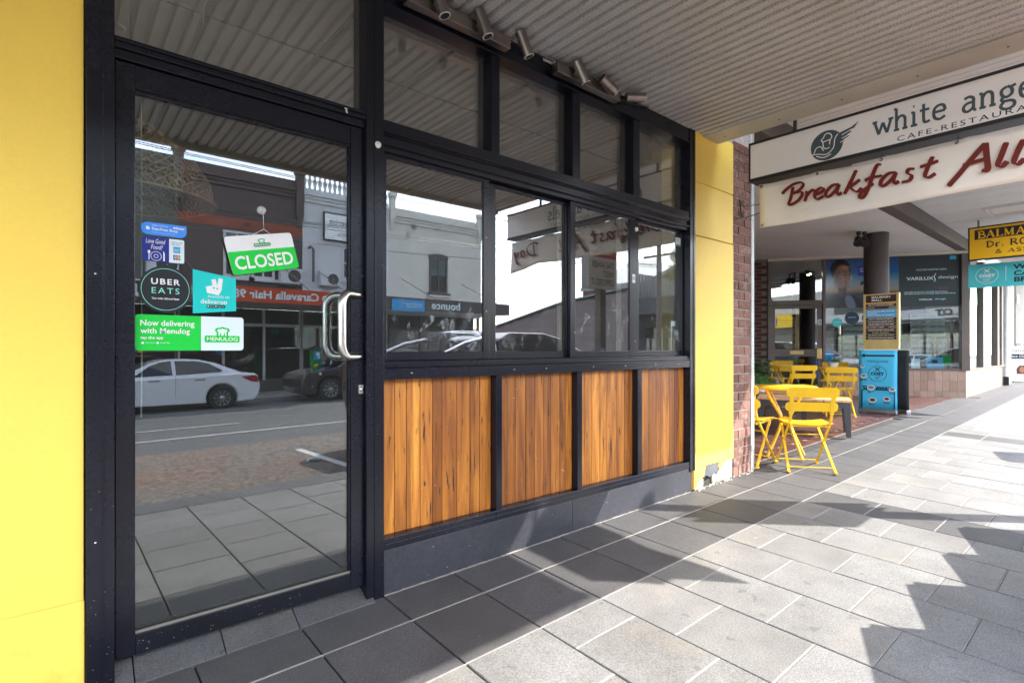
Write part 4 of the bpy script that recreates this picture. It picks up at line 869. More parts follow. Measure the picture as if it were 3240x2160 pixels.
box('gutter', 'slat_white', aw2, 6.80, 15.2, -1.81, -1.752, BZ - .08, BZ + .14, .004); box('gutter', 'slat_white', aw2, 4.46, 6.80, -2.36, -2.302, BZ - .08, BZ + .14, .004); box('end_fascia', 'cream_trim', aw2, 4.455, 4.495, -2.30, -.052, BZ - .03, BZ + .14, .003)
sm_ = MB().box(-.046, .046, -.847, .847, -.008, .011).mesh('slat'); sm_.materials.append(MATS['slat_white']); sm2_ = MB().box(-.046, .046, -1.122, 1.122, -.008, .011).mesh('slat'); sm2_.materials.append(MATS['slat_white'])
x = 4.55
while x < 15.15:
    if x < 6.75: inst(sm2_, 'slat', aw2, (x, -1.178, BZ))
    elif not (11.0 < x < 11.75): inst(sm_, 'slat', aw2, (x, -.903, BZ))
    else:
        if (11.0 < x < 11.1): sk = box('skylight', 'stucco', aw2, 11.0, 11.75, -1.74, -.75, BZ - .004, BZ + .006)
        if x < 11.75: MB().box(x - .046, x + .046, -.745, -.056, BZ - .008, BZ + .011).build('slat', 'slat_white', aw2)
    x += .1
box('skylight_rim', 'slat_white', aw2, 10.99, 11.03, -1.74, -.72, BZ - .05, BZ - .005); box('skylight_rim', 'slat_white', aw2, 11.72, 11.76, -1.74, -.72, BZ - .05, BZ - .005); box('skylight_rim', 'slat_white', aw2, 11.035, 11.715, -.745, -.72, BZ - .05, BZ - .009)
# yellow dentist sign and teal cafe banner hung across the footpath
XD = 12.0
t = thing('hanging_sign', (XD, -1.2, 2.66), 'yellow and black dentist sign hanging across the footpath above the teal banner', 'sign')
box('frame', 'sign_black', t, XD + .003, XD + .08, -2.17, -.368, 2.655, 3.228); box('face', 'sign_yellow', t, XD, XD + .0028, -2.15, -.39, 2.678, 3.205); 
box('frame_edge', 'sign_black', t, XD - .004, XD + .0026, -2.17, -.368, 2.655, 2.6775); box('frame_edge', 'sign_black', t, XD - .004, XD + .0026, -2.17, -.368, 3.2055, 3.228); box('frame_edge', 'sign_black', t, XD - .004, XD + .0026, -.3895, -.369, 2.678, 3.205)
poly([(0, 0), (1.62, 0), (1.62, .165), (0, .165)], (XD, -.455, 3.008), S, 'sign_black', t, 'panel')
def serif(word, y0, z0, hgt, wtot, mat, parent, X=XD, lift=.0022):
    """bold roman capitals: thick stems, thin hairlines, flat serifs (cap height 1)"""
    K, H = 1.0, .42
    G = {'B': (.78, [([(.18, 0), (.18, 1)], K), ([(.18, .98), (.5, .98), (.64, .85), (.62, .66), (.45, .54), (.18, .53)], .62), ([(.4, .53), (.68, .46), (.76, .26), (.66, .06), (.42, .02), (.18, .02)], .7)]),
         'A': (.95, [([(.12, 0), (.48, 1)], H), ([(.48, 1), (.82, 0)], K), ([(.24, .33), (.7, .33)], H), ([(0, .02), (.26, .02)], H), ([(.64, .02), (.98, .02)], H)]),
         'L': (.75, [([(.2, 0), (.2, 1)], K), ([(.2, .03), (.68, .03)], H), ([(.68, .0), (.7, .28)], H)]),
         'M': (1.1, [([(.16, 0), (.16, 1)], H), ([(.16, 1), (.52, .05)], K), ([(.52, .05), (.86, 1)], H), ([(.88, 0), (.88, 1)], K), ([(.02, .02), (.3, .02)], H), ([(.7, .02), (1.06, .02)], H)]),
         'I': (.45, [([(.22, 0), (.22, 1)], K)]), 'N': (.95, [([(.16, 0), (.16, 1)], H), ([(.14, 1), (.8, .03)], K), ([(.8, 0), (.8, 1)], H), ([(.66, .98), (.95, .98)], H)]),
         'D': (.9, [([(.2, 0), (.2, 1)], K), ([(.2, .98), (.5, .95), (.76, .75), (.8, .5), (.74, .25), (.5, .05), (.2, .02)], .75)]), 'R': (.9, [([(.18, 0), (.18, 1)], K), ([(.18, .98), (.52, .97), (.66, .8), (.62, .6), (.45, .5), (.18, .5)], .7), ([(.42, .5), (.82, 0)], K)]),
         'O': (.98, [([(.48, 1), (.2, .85), (.12, .5), (.2, .15), (.48, 0), (.76, .15), (.84, .5), (.76, .85), (.48, 1)], .8)]), 'E': (.78, [([(.18, 0), (.18, 1)], K), ([(.18, .97), (.66, .97)], H), ([(.18, .5), (.55, .5)], H), ([(.18, .03), (.7, .03)], H)]),
         'T': (.8, [([(.4, 0), (.4, 1)], K), ([(.05, .97), (.75, .97)], H)]),
         'S': (.7, [([(.58, .85), (.38, 1), (.15, .85), (.16, .65), (.38, .52), (.58, .36), (.55, .12), (.32, 0), (.1, .15)], .8)]), 'C': (.85, [([(.74, .8), (.5, 1), (.22, .85), (.12, .5), (.22, .15), (.5, 0), (.76, .18)], .8)]),
         'r': (.62, [([(.18, 0), (.18, .66)], K), ([(.18, .4), (.34, .62), (.54, .6)], .7), ([(.02, .02), (.36, .02)], H)]), '.': (.3, [([(.08, .06), (.2, .06)], K)]), ' ': (.45, []),
         '&': (.95, [([(.85, .05), (.3, .72), (.35, .95), (.55, .95), (.58, .75), (.15, .35), (.2, .06), (.5, .02), (.8, .45)], .75)])}
    x, S__ = 0, []
    for c in word:
        wd_, ss = G[c]
        for p, k in ss: S__.append(([(a + x, b_) for a, b_ in p], k))
        if c in 'BLIDRETr': S__ += [([(x + .02, .02), (x + .36, .02)], H)] + ([([(x + .02, .98), (x + .36, .98)], H)] if c != 'r' else [])
        x += wd_ + .06
    strokes(S__, (X, y0, z0), 'side', wtot / x, hgt, mat, parent, hgt * .22, lift=lift)
serif('BALMAIN', -.495, 3.028, .115, .79, 'sign_yellow', t); serif('DENTAL', -1.36, 3.028, .115, .66, 'sign_yellow', t); serif('Dr. ROBERT SEBEL', -.60, 2.860, .10, 1.50, 'sign_black', t); serif('& ASSOCIATES', -.715, 2.745, .063, 1.02, 'sign_black', t)
for yy in (-.50, -2.0): MB().bar((XD + .04, yy, 3.228), (XD + .04, yy, BZ - .008), .025).build('hanger', 'iron_sheet', t)
XC = 12.3
t = thing('cafe_banner', (XC, -1.1, 2.2), 'teal vinyl cafe banner with white oval logo under the yellow sign', 'banner')
vs = []
for i in range(19):
    for j in range(4):
        u, v_ = i / 18, j / 3; vs.append((XC + .012 * math.sin(u * 11 + v_), -.325 - u * 1.7, 2.628 - .41 * v_ - .01 * math.sin(u * math.pi) - .006 * abs(math.sin(u * 14))))
MB().add(vs, [(i * 4 + j, (i + 1) * 4 + j, (i + 1) * 4 + j + 1, i * 4 + j + 1) for i in range(18) for j in range(3)], True).build('sheet', 'teal_vinyl', t)
cc = (XC - .016, -.575, 2.415); disc(cc, .150, S, 'white_ink', t, 'ring', 48, .145, ring=.006)
text('COZY', 'white_ink', t, (XC - .016, -.472, 2.385), S, w=.215, h=.052, bold=.05); text('COFFEE\nWITH\nFOOD', 'white_ink', t, (XC - .016, -.525, 2.30), S, w=.10, h=.065)
strokes([[(-.035, 0), (.035, .06)], [(.035, 0), (-.035, .06)]], (XC - .016, -.575, 2.465), S, 1, 1, 'white_ink', t, .012, name='cutlery')
poly([(0, 0), (.006, 0), (.006, .25), (0, .25)], (XC - .016, -.815, 2.30), S, 'white_ink', t, 'divider'); text('WORLD\nCAFE\nBREAKFAST', 'sign_black', t, (XC - .016, -.91, 2.27), S, w=.75, h=.30, bold=.03)
for yy in (-.46, -1.9): MB().tube([(XC, yy, 2.62), (XC - .06, yy, 2.64), (XD + .05, yy, 2.66)], .004, 6).build('hook', 'iron', t)
# ================================================================== OPTOMETRIST (splayed front)
OA = Vector((14.05, 0, 0)); EU = Vector((-.54695, .83717, 0)); EN = Vector((-.83717, -.54695, 0))
OX = Matrix(((EU.x, EN.x, 0, OA.x), (EU.y, EN.y, 0, OA.y), (0, 0, 1, 0), (0, 0, 0, 1)))
OF = (-EU, Vector((0, 0, 1)))
def OP(u, n_, z): return tuple(OX @ Vector((u, n_, z)))
opt = thing('optician_shop', (14.05, 0, .145), 'brown framed optician shop with angled glass front and tan tiled base', 'shop')
def ob(nm, mat, par, *a, bev=0): return MB(OX).box(*a).build(nm, mat, par, bev)
G0 = .145
# tiles of the base, one by one (two faces of the corner)
tmesh = MB().box(-.062, .062, -.006, .006, -.106, .106).mesh('tile'); tmesh.materials.append(MATS['tan_tile'])
ob('base_wall', 'mortar_dark', opt, .0, 2.53, -.25, -.004, .0, .70)
ang_o = math.atan2(EU.y, EU.x)
for r in range(3):
    zc = .594 - r * .218
    for k in range(20):
        u = .075 + k * .128
        if u < 2.5: inst(tmesh, 'tile', opt, OP(u, 0, zc), (0, 0, ang_o))
MB().box(14.06, 18.55, .002, .25, .0, .70).build('base_wall', 'mortar_dark', opt)
for r in range(3):
    for k in range(35): inst(tmesh, 'tile', opt, (14.13 + k * .128, -.003, .594 - r * .218))
# frame
for a in ((-.06, .082, -.07, .05, .70, 3.12), (2.529, 2.583, -.07, .03, .12, 3.10), (3.60, 3.668, -.07, .03, .10, 3.10), (.082, 2.529, -.05, .02, .695, .735), (2.583, 3.60, -.05, .02, 2.105, 2.20)): ob('frame', 'alu_brown', opt, *a, bev=.003)
ob('head_trim', 'cream_trim', opt, -.06, 3.67, -.08, .06, 3.075, 3.128)
ob('pane', 'opt_glass', opt, .082, 2.529, -.02, -.014, .735, 3.075); ob('pane', 'opt_glass', opt, 2.583, 3.60, -.02, -.014, 2.20, 3.075)
od = ob('door', 'alu_brown', opt, 2.59, 2.68, -.045, .0, .13, 2.10, bev=.003)
for a in ((3.52, 3.595, -.045, .0, .13, 2.10), (2.6805, 3.5195, -.04, -.004, 2.02, 2.10), (2.6805, 3.5195, -.04, -.002, .975, 1.13), (2.6805, 3.5195, -.04, -.004, .13, .24)): ob('rail', 'alu_brown', od, *a)
ob('pane', 'opt_glass', od, 2.68, 3.52, -.026, -.02, 1.13, 2.02); ob('pane', 'opt_glass', od, 2.68, 3.52, -.026, -.02, .24, .975)
ob('letter_plate', 'brass_board', od, 2.95, 3.22, -.0015, .006, 1.02, 1.10); ob('lock_box', 'brass_board', od, 2.60, 2.70, .0005, .04, .93, 1.15)
text('2', 'sign_black', od, OP(2.66, .0012, 1.68), OF, h=.08, bold=.03, lift=.0022); ob('number_plate', 'white_ink', od, 2.60, 2.675, .0003, .0012, 1.66, 1.78)
# print on the glass: portrait of a man with glasses against a sunset sky, and a dark panel of white words
pm, n, l, b = newmat('print_sky'); tcx = n.new('ShaderNodeTexCoord'); sx = n.new('ShaderNodeSeparateXYZ'); l(tcx.outputs['Object'], sx.inputs[0])
def mth(op, a_, b_=None, c_=None, clamp=False):
    k = n.new('ShaderNodeMath'); k.operation = op; k.use_clamp = clamp
    for i_, v_ in enumerate((a_, b_, c_)):
        if v_ is None: continue
        if isinstance(v_, (int, float)): k.inputs[i_].default_value = v_
        else: l(v_, k.inputs[i_])
    return k.outputs[0]
pu = mth('ADD', mth('MULTIPLY', sx.outputs['X'], EU.x), mth('MULTIPLY', sx.outputs['Y'], EU.y)); pz = mth('ADD', sx.outputs['Z'], G0)   # print coordinates: metres along the glass, height
def ell(u, z, ru, rz2, soft=.25, tilt=0.0):
    du = mth('SUBTRACT', pu, u); dz = mth('SUBTRACT', pz, z); ca, sa = math.cos(tilt), math.sin(tilt)
    a_ = mth('DIVIDE', mth('ADD', mth('MULTIPLY', du, ca), mth('MULTIPLY', dz, sa)), ru); c_ = mth('DIVIDE', mth('SUBTRACT', mth('MULTIPLY', dz, ca), mth('MULTIPLY', du, sa)), rz2)
    r_ = mth('SQRT', mth('ADD', mth('MULTIPLY', a_, a_), mth('MULTIPLY', c_, c_))); return mth('DIVIDE', mth('SUBTRACT', 1.0, r_), soft, clamp=True)
pn_ = mth('DIVIDE', mth('SUBTRACT', pz, 2.02), 1.055)
pc_ = ramp(n, l, pn_, [(0, srgb(24, 30, 44)), (.28, srgb(52, 54, 66)), (.36, srgb(150, 128, 104)), (.5, srgb(112, 140, 152)), (.7, srgb(44, 96, 146)), (1, srgb(54, 72, 118))])
for (e_, col_) in ((ell(2.20, 1.98, .42, .36, .1), srgb(20, 22, 30)), (ell(2.05, 2.12, .10, .22, .3, -.3), srgb(96, 104, 124)), (ell(2.20, 2.42, .10, .2, .35), srgb(74, 48, 38)), (ell(2.24, 2.84, .205, .24, .12), srgb(26, 18, 16)), (ell(2.20, 2.69, .165, .27, .16), srgb(134, 92, 70)), (ell(2.30, 2.66, .10, .26, .8), srgb(66, 42, 34)), (ell(2.14, 2.88, .10, .05, .8), srgb(168, 124, 98)),
                   (ell(2.09, 2.59, .035, .07, .7), srgb(160, 114, 88)), (ell(2.125, 2.575, .02, .05, .8), srgb(84, 54, 42)), (ell(2.03, 2.66, .03, .10, .7), srgb(120, 150, 168)), (ell(2.10, 2.48, .06, .014, .7), srgb(86, 44, 40)), (ell(2.15, 2.785, .06, .012, .5, .15), srgb(28, 18, 16)), (ell(2.05, 2.785, .03, .011, .5, -.2), srgb(28, 18, 16)), (ell(2.15, 2.725, .05, .028, .25), srgb(30, 26, 26)), (ell(2.15, 2.725, .042, .021, .3), srgb(116, 84, 68)), (ell(2.055, 2.725, .032, .026, .25), srgb(30, 26, 26)), (ell(2.055, 2.725, .026, .019, .3), srgb(120, 88, 72)), (ell(2.15, 2.728, .013, .009, .4), srgb(20, 16, 16)), (ell(2.06, 2.728, .009, .009, .4), srgb(20, 16, 16)), (ell(2.27, 2.745, .09, .007, .4), srgb(30, 26, 26)), (ell(2.36, 2.69, .022, .05, .4), srgb(96, 64, 50)),
                   (ell(1.62, 2.52, .26, .012, .4, .12), srgb(16, 20, 30)), (ell(1.83, 2.54, .03, .055, .3, .5), srgb(16, 20, 30))):
    pc_ = mix(n, l, e_, pc_, col_)
l(pc_, b.inputs['Base Color']); b.inputs['Roughness'].default_value = .12
FLAT('print_dark', srgb(50, 54, 56), .35)
po = ob('poster', 'print_sky', opt, 1.156, 2.528, -.0135, -.0125, 2.02, 3.074); tag(po, 'printed window poster of a man in glasses against a sunset sky')
def pp(pts, mat, nm, lift=.001, par=po): return poly(pts, OP(0, -.0125, 0), OF, mat, par, nm, lift)
def HH(pts): return [(-u, z) for u, z in pts]
pp(HH([(1.91, 2.92), (1.91, 2.70), (1.60, 2.70), (1.60, 2.92)]), 'sticker_navy', 'print', .0006)
text('STABILITY DURING\nWIDER FIELD', 'sticker_pale', po, OP(1.87, -.0125, 2.77), OF, w=.4, h=.09, lift=.002)
p2 = ob('poster', 'print_dark', opt, .083, 1.1555, -.0135, -.0125, 2.02, 3.074); tag(p2, 'dark grey window poster with white lettering')
def t2(s_, u, z, **k): return text(s_, k.pop('mat', 'sticker_pale'), p2, OP(u, -.0125, z), OF, **k)
t2('DISCOVER UNLIMITED VISION', .84, 2.76, w=.52, h=.035); t2('VARILUX', 1.02, 2.565, w=.48, h=.07, bold=.02); t2('design', .46, 2.57, w=.34, h=.075); strokes([[(0, -.06), (.03, -.02), (.01, .05), (.04, .12)]], OP(.54, -.0125, 2.58), OF, 1, 1, 'sticker_pale', p2, .016, (rad(20), .3), name='print')
t2('WHATEVER THE DISTANCE, WHATEVER THE SITUATION,\nNEW SERIES PROVIDES YOU UNLIMITED VISION LIKE NEVER BEFORE', 1.06, 2.27, w=.9, h=.06); t2('Ray-Ban', .44, 2.36, w=.16, h=.05, shear=.3, mat='red_ink'); t2('VARILUX', .80, 2.145, w=.24, h=.035, bold=.02); t2('design', .52, 2.145, w=.19, h=.04)
ob('sticker_plate', 'sky_ink', p2, .15, .26, -.0124, -.012, 2.97, 3.045)
for (u, z, r, mt) in ((2.30, 1.71, .095, 'teal_vinyl'), (2.02, 1.80, .135, 'dark_teal'), (1.70, 1.80, .13, 'sticker_black')):
    disc(OP(u, -.012, z), r, OF, mt, opt, 'round_sticker'); text('optical', 'sticker_pale', opt, OP(u + r * .5, -.012, z), OF, w=r, h=r * .2, lift=.003)
# interior
for a, mt in (((-.3, 3.9, -3.6, -3.5, 0, 3.2), 'shelf_white'), ((3.72, 3.8, -3.5, -.1, 0, 3.2), 'wall_dark'), ((-.3, 3.9, -3.5, -.1, .10, .15), 'interior_floor'), ((-.3, 3.9, -3.5, -.06, 3.10, 3.12), 'interior_ceiling')): ob('interior', mt, opt, *a)
box('interior', 'wall_dark', opt, 14.4, 20, 3.4, 3.5, 0, 3.3); box('interior', 'wall_dark', opt, 18.6, 18.7, .3, 3.4, 0, 3.3); box('interior', 'interior_ceiling', opt, 14.3, 18.6, .15, 3.4, 3.15, 3.18); box('interior', 'wall_dark', opt, 14.5, 18.6, .75, .8, .2, 3.1)
ob('window_shelf', 'shelf_white', opt, .09, 2.5, -.45, -.06, .70, .72)
sp_ = MB()
for sx_ in (-.032, .032): sp_.tube([(sx_ + .027 * math.cos(2 * math.pi * k / 9), 0, .022 * math.sin(2 * math.pi * k / 9)) for k in range(10)], .006, 4, False)
sp_.bar((-.008, 0, .006), (.008, 0, .006), .004).bar((-.06, 0, .008), (-.064, -.07, .01), .003).bar((.06, 0, .008), (.064, -.07, .01), .003)
sme = sp_.mesh('spectacles'); sme.materials.append(MATS['lens_black'])
def display(u0, u1, n_, z0, z1, cols, rows, mat, label, name='eyewear_display'):
    t = thing(name, OP((u0 + u1) / 2, n_, z0), label, 'display', 'eyewear displays')
    ob('panel', mat, t, u0, u1, n_ - .03, n_, z0, z1)
    for r in range(rows):
        z = z0 + (r + .6) * (z1 - z0) / rows
        ob('ledge', 'shelf_white', t, u0 + .01, u1 - .01, n_ + .0005, n_ + .05, z - .035, z - .03)
        for c in range(cols):
            u = u0 + (c + .5) * (u1 - u0) / cols + RND.uniform(-.01, .01)
            inst(sme, 'spectacles', t, OP(u, n_ + .03, z), (RND.uniform(-.1, .1), RND.uniform(-.12, .12), ang_o + math.pi))
display(.10, .72, -.62, .85, 1.90, 4, 9, 'shelf_white', 'white eyewear display wall behind the glass near the corner post')
display(.92, 1.30, -.5, .76, 1.85, 2, 7, 'teal_vinyl', 'pale teal eyewear cabinet behind the round column')
display(1.62, 2.05, -.5, .76, 1.85, 3, 8, 'shelf_white', 'eyewear rack behind the dark round window sticker')
display(2.10, 2.45, -.55, .76, 1.6, 3, 6, 'wall_dark', 'dark eyewear rack behind the teal round window sticker')
display(2.85, 3.45, -1.2, .5, 1.9, 4, 8, 'interior_cream', 'cream eyewear rack seen through the optician door')
t = thing('glass_cabinet', OP(.26, -.3, .72), 'small mahogany cabinet with black top in the optician window', 'cabinet')
ob('top', 'sign_black', t, .10, .42, -.42, -.18, 1.36, 1.385)
for u, nn in ((.11, -.41), (.39, -.41), (.11, -.21), (.39, -.21)): ob('post', 'mahogany', t, u, u + .025, nn, nn + .025, .72, 1.36)
ob('shelf', 'shelf_white', t, .12, .40, -.40, -.20, 1.02, 1.03); ob('box', 'green_ink', t, .14, .30, -.38, -.24, .80, 1.0)
t = thing('photo_card', OP(.45, -.12, .735), 'photo card of a person in sunglasses leaning in the optician window', 'card')
MB(OX).add([(.62, -.10, .735), (.32, -.10, .735), (.32, -.16, .97), (.62, -.16, .97)], [(0, 1, 2, 3)]).build('card', 'sky_ink', t); MB(OX).add([(.52, -.122, .84), (.42, -.122, .84), (.42, -.139, .91), (.52, -.139, .91)], [(0, 1, 2, 3)]).build('print', 'hair', t)
t = thing('price_card', OP(.82, -.1, .735), 'small pale card standing in the optician window', 'card'); MB(OX).add([(.90, -.10, .735), (.74, -.10, .735), (.74, -.13, .93), (.90, -.13, .93)], [(0, 1, 2, 3)]).build('card', 'sticker_pale', t)
t = thing('recycling_bin', OP(1.80, -.62, .15), 'blue wheelie bin with red lid seen through the optician glass', 'bin')
MB(OX).hexa([(1.62, -.9, .2), (2.0, -.9, .2), (2.0, -.66, .2), (1.62, -.66, .2)], [(1.56, -.92, .98), (2.06, -.92, .98), (2.06, -.63, .98), (1.56, -.63, .98)]).build('body', 'bin_blue', t); MB(OX).hexa([(1.54, -.94, .985), (2.08, -.94, .985), (2.08, -.6, .985), (1.54, -.6, .985)], [(1.58, -.9, 1.05), (2.04, -.9, 1.05), (2.04, -.66, 1.03), (1.58, -.66, 1.03)]).build('lid', 'bin_red', t)
for (u, nn, lb_) in ((2.75, -.6, 'lit spotlight inside the optician shop above its door'), (.95, -.4, 'lit spotlight inside the optician shop behind the dark lettered poster'), (2.30, -.55, 'lit spotlight inside the optician shop behind the portrait poster')):
    t = thing('track_spotlight', OP(u, nn, 3.0), lb_, 'light', 'lit spotlights inside the optician shop')
    MB(OX).tube([(u, nn, 3.10), (u, nn, 2.95)], .012, 6).tube([(u, nn, 2.95), (u - .03, nn + .05, 2.83)], .035, 10, r2=.05).build('body', 'sign_black', t); MB(OX).tube([(u - .03, nn + .05, 2.829), (u - .0305, nn + .051, 2.826)], .046, 10).build('bulb', 'lamp_glow', t)
# brick end pier left of the door
bp = thing('brick_wall', OP(3.95, 0, .12), 'dark red brick wall beside the optician door', 'wall')
ob('mortar', 'mortar_dark', bp, 3.672, 4.9, -.4, -.01, .05, 3.128)
bk = MB().box(-.108, .108, -.03, .03, -.034, .034).mesh('brick'); bk.materials.append(MATS['brick_dark'])
for r in range(36):
    for k in range(5):
        u = 3.79 + k * .23 + (.115 if r % 2 else 0)
        if u < 4.75: inst(bk, 'brick', bp, OP(u, -.032, .13 + r * .083), (0, 0, ang_o))
# street side windows of the optician
for a in ((15.80, 16.02, -.03, .10, .715, 3.1), (17.68, 17.86, -.03, .10, .715, 3.1), (18.30, 18.55, -.03, .12, .715, 3.1)): box('frame', 'alu_brown', opt, *a, .003)
box('sill', 'alu_brown', opt, 14.12, 18.55, -.06, .1, .702, .73); box('pane', 'opt_glass', opt, 14.15, 15.80, .03, .036, .731, 3.1); box('pane', 'opt_glass', opt, 16.02, 17.68, .03, .036, .731, 3.1); box('panel', 'beam_brown', opt, 17.86, 18.30, .0, .04, .731, 3.1)
box('soffit', 'stucco', opt, 15.25, 24, -1.75, .0, BZ, BZ + .05)
t = thing('neon_sign', (14.7, .1, 2.2), 'green handwritten window lettering in the optician street window', 'sign'); strokes([[(.0, 0), (.05, .4), (.12, -.1), (.2, .35), (.28, 0), (.36, .3), (.44, .0), (.52, .32), (.6, -.05), (.75, .28), (.85, 0), (1.0, .25), (1.1, -.1)]], (14.25, .028, 2.2), F, 1.1, 1.0, 'neon_green', t, .05)
dpp = thing('downpipe', (18.8, -.06, .2), 'white downpipe beside the optician street window', 'pipe'); MB().tube([(18.75, -.06, .2), (18.75, -.06, 3.3)], .05, 12).build('pipe', 'white_enamel', dpp); box('shoe', 'sign_black', dpp, 18.70, 18.80, -.115, -.005, .2, .42)
nb = thing('grey_building', (22, .3, .2), 'grey rendered building with a brown jamb and street number past the optician', 'building')
box('pier', 'bldg_white', nb, 19.0, 19.9, -.02, .4, .1, 8); box('jamb', 'alu_brown', nb, 19.9, 21.2, .05, .4, .1, 8); box('wall', 'iron_sheet', nb, 21.2, 34, .03, .4, .1, 8)
text('310', 'white_ink', nb, (21.3, .03, 2.45), F, h=.30, bold=.04, lift=.02)
t = thing('sandwich_board', (20.6, -.1, .2), 'white sandwich board with a portrait and a cream header on the far footpath', 'sign')
AFx = (Vector((.55, -.835, 0)), Vector((.1, .05, 1)).normalized()); o = Vector((20.25, .08, .24)); 
MB().prism(rrect(.62, .98, .02, 3), o, AFx[0], AFx[1], AFx[0].cross(AFx[1]), -.02).build('board', 'white_ink', t)
def af(p, mt, nm, lf=.004): return poly(p, o, AFx, mt, t, nm, lf)
af([(.0, .76), (.62, .76), (.62, .98), (0, .98)], 'vinyl_cream', 'header'); af([(0, .62), (.62, .62), (.62, .76), (0, .76)], 'sign_black', 'panel'); text('natural', 'sign_black', t, o + AFx[0] * .12 + AFx[1] * .83, AFx, w=.4, h=.07, lift=.008); text('Face Clinic', 'white_ink', t, o + AFx[0] * .06 + AFx[1] * .66, AFx, w=.45, h=.07, shear=.3, lift=.008)
af([(.10, .2), (.56, .2), (.56, .46), (.10, .46)], 'vinyl_cream', 'print', .006); af([(.2, .2), (.46, .2), (.47, .34), (.41, .44), (.27, .44), (.2, .34)], 'auburn', 'print', .008); af([(.27, .27), (.33, .22), (.39, .27), (.40, .36), (.33, .41), (.27, .36)], 'skin', 'print', .01)
MB().bar(o + Vector((.1, -.1, -.05)), o + Vector((.1, -.1, .05)), .02).bar(o + AFx[0] * .55 + Vector((0, 0, -.05)), o + AFx[0] * .55 + Vector((0, 0, .06)), .02).build('foot', 'sign_black', t)
MB().prism(rrect(.62, .9, .02, 3), o + Vector((.5, .25, 0)), AFx[0], Vector((-.25, -.12, 1)).normalized(), AFx[0].cross(AFx[1]), -.015).build('rear_board', 'sign_black', t)
MB().tube([tuple(o + AFx[0] * .22 + AFx[1] * .98), tuple(o + AFx[0] * .24 + AFx[1] * 1.03), tuple(o + AFx[0] * .40 + AFx[1] * 1.03), tuple(o + AFx[0] * .42 + AFx[1] * .98)], .01, 6).build('handle', 'iron', t)

# ================================================================== DIRECTORY BOARD AND PULL-UP BANNERS
XB_ = 10.38
t = thing('directory_board', (XB_, .48, 1.0), 'tall brass-coloured directory board with brown name slats on the round column', 'sign')
y1, y0 = .735, .232
box('back', 'brass_board', t, XB_, XB_ + .06, y0 + .02, y1 - .02, 1.0, 2.055)
for a, c in ((y1 - .035, y1), (y0, y0 + .035)): box('post', 'brass_board', t, XB_ - .012, XB_ + .07, a, c, .98, 2.06, .003)
rows = [('BALMAIN\nMALL', 1.915, .118, 'board_brown', 'vinyl_cream'), ('308-310 DARLING STREET', 1.848, .04, 'board_brown', 'vinyl_cream'), ('TENANT        SHOP/OFFICE', 1.803, .04, 'board_brown', 'vinyl_cream'), ('BitsofAustralia.com.au\nupstairs\nshop online or instore', 1.668, .125, 'sky_ink', 'white_ink'), ('ANGELO P CHRISTIAN OPTOMETRIST', 1.618, .04, 'sign_black', 'white_ink'),
        ("RICCIARDONE'S BARBER SHOP 4", 1.573, .04, 'sign_black', 'white_ink'), ('APPOINTMENTS PH: 9810 3867', 1.527, .04, 'board_brown', 'vinyl_cream'), ('DR ROBERT S SEBEL    SHOP 6', 1.481, .04, 'board_brown', 'vinyl_cream'), ('PREVENTATIVE FAMILY DENTAL CARE', 1.436, .04, 'board_brown', 'vinyl_cream'), ('HAIR ANGEL', 1.391, .04, 'sign_black', 'brass_board'),
        ('0424 782 863 | 02 9555 9255 | SHOP 3', 1.346, .04, 'sign_black', 'vinyl_cream'), ('PRECISION CUTTING AND COLOUR CORRECTION', 1.300, .04, 'sign_black', 'vinyl_cream'), ('', 1.245, .045, 'brass_board', None), ('', 1.195, .045, 'brass_board', None), ('', 1.145, .045, 'brass_board', None)]
for s_, z, hh, m1, m2 in rows:
    sl = box('name_slat', m1, t, XB_ - .008, XB_ - .0005, y0 + .037, y1 - .037, z, z + hh, .001)
    if s_:
        wide = .36 if len(s_) > 18 else .24
        if '    ' in s_:
            a_, b_ = s_.split('    ', 1); text(a_, m2, sl, (XB_ - .008, y1 - .05, z + hh * .25), S, h=hh * .5, lift=.0015); text(b_.strip(), m2, sl, (XB_ - .008, y0 + .14, z + hh * .25), S, h=hh * .5, lift=.0015); continue
        text(s_, m2, sl, (XB_ - .008, (y0 + y1) / 2, z + hh / 2), S, w=wide if '\n' not in s_ else (.26 if 'MALL' in s_ else .38), h=hh * (.72 if '\n' in s_ else .5), bold=.02, lift=.0015, anchor='c')
for z in (2.035, 1.9, 1.12): 
    for yy in (y0 + .017, y1 - .017): MB().lathe([(0, -.003), (.004, -.002), (.005, 0)], (XB_ - .012, yy, z), 8, 'x').build('screw', 'iron', t)
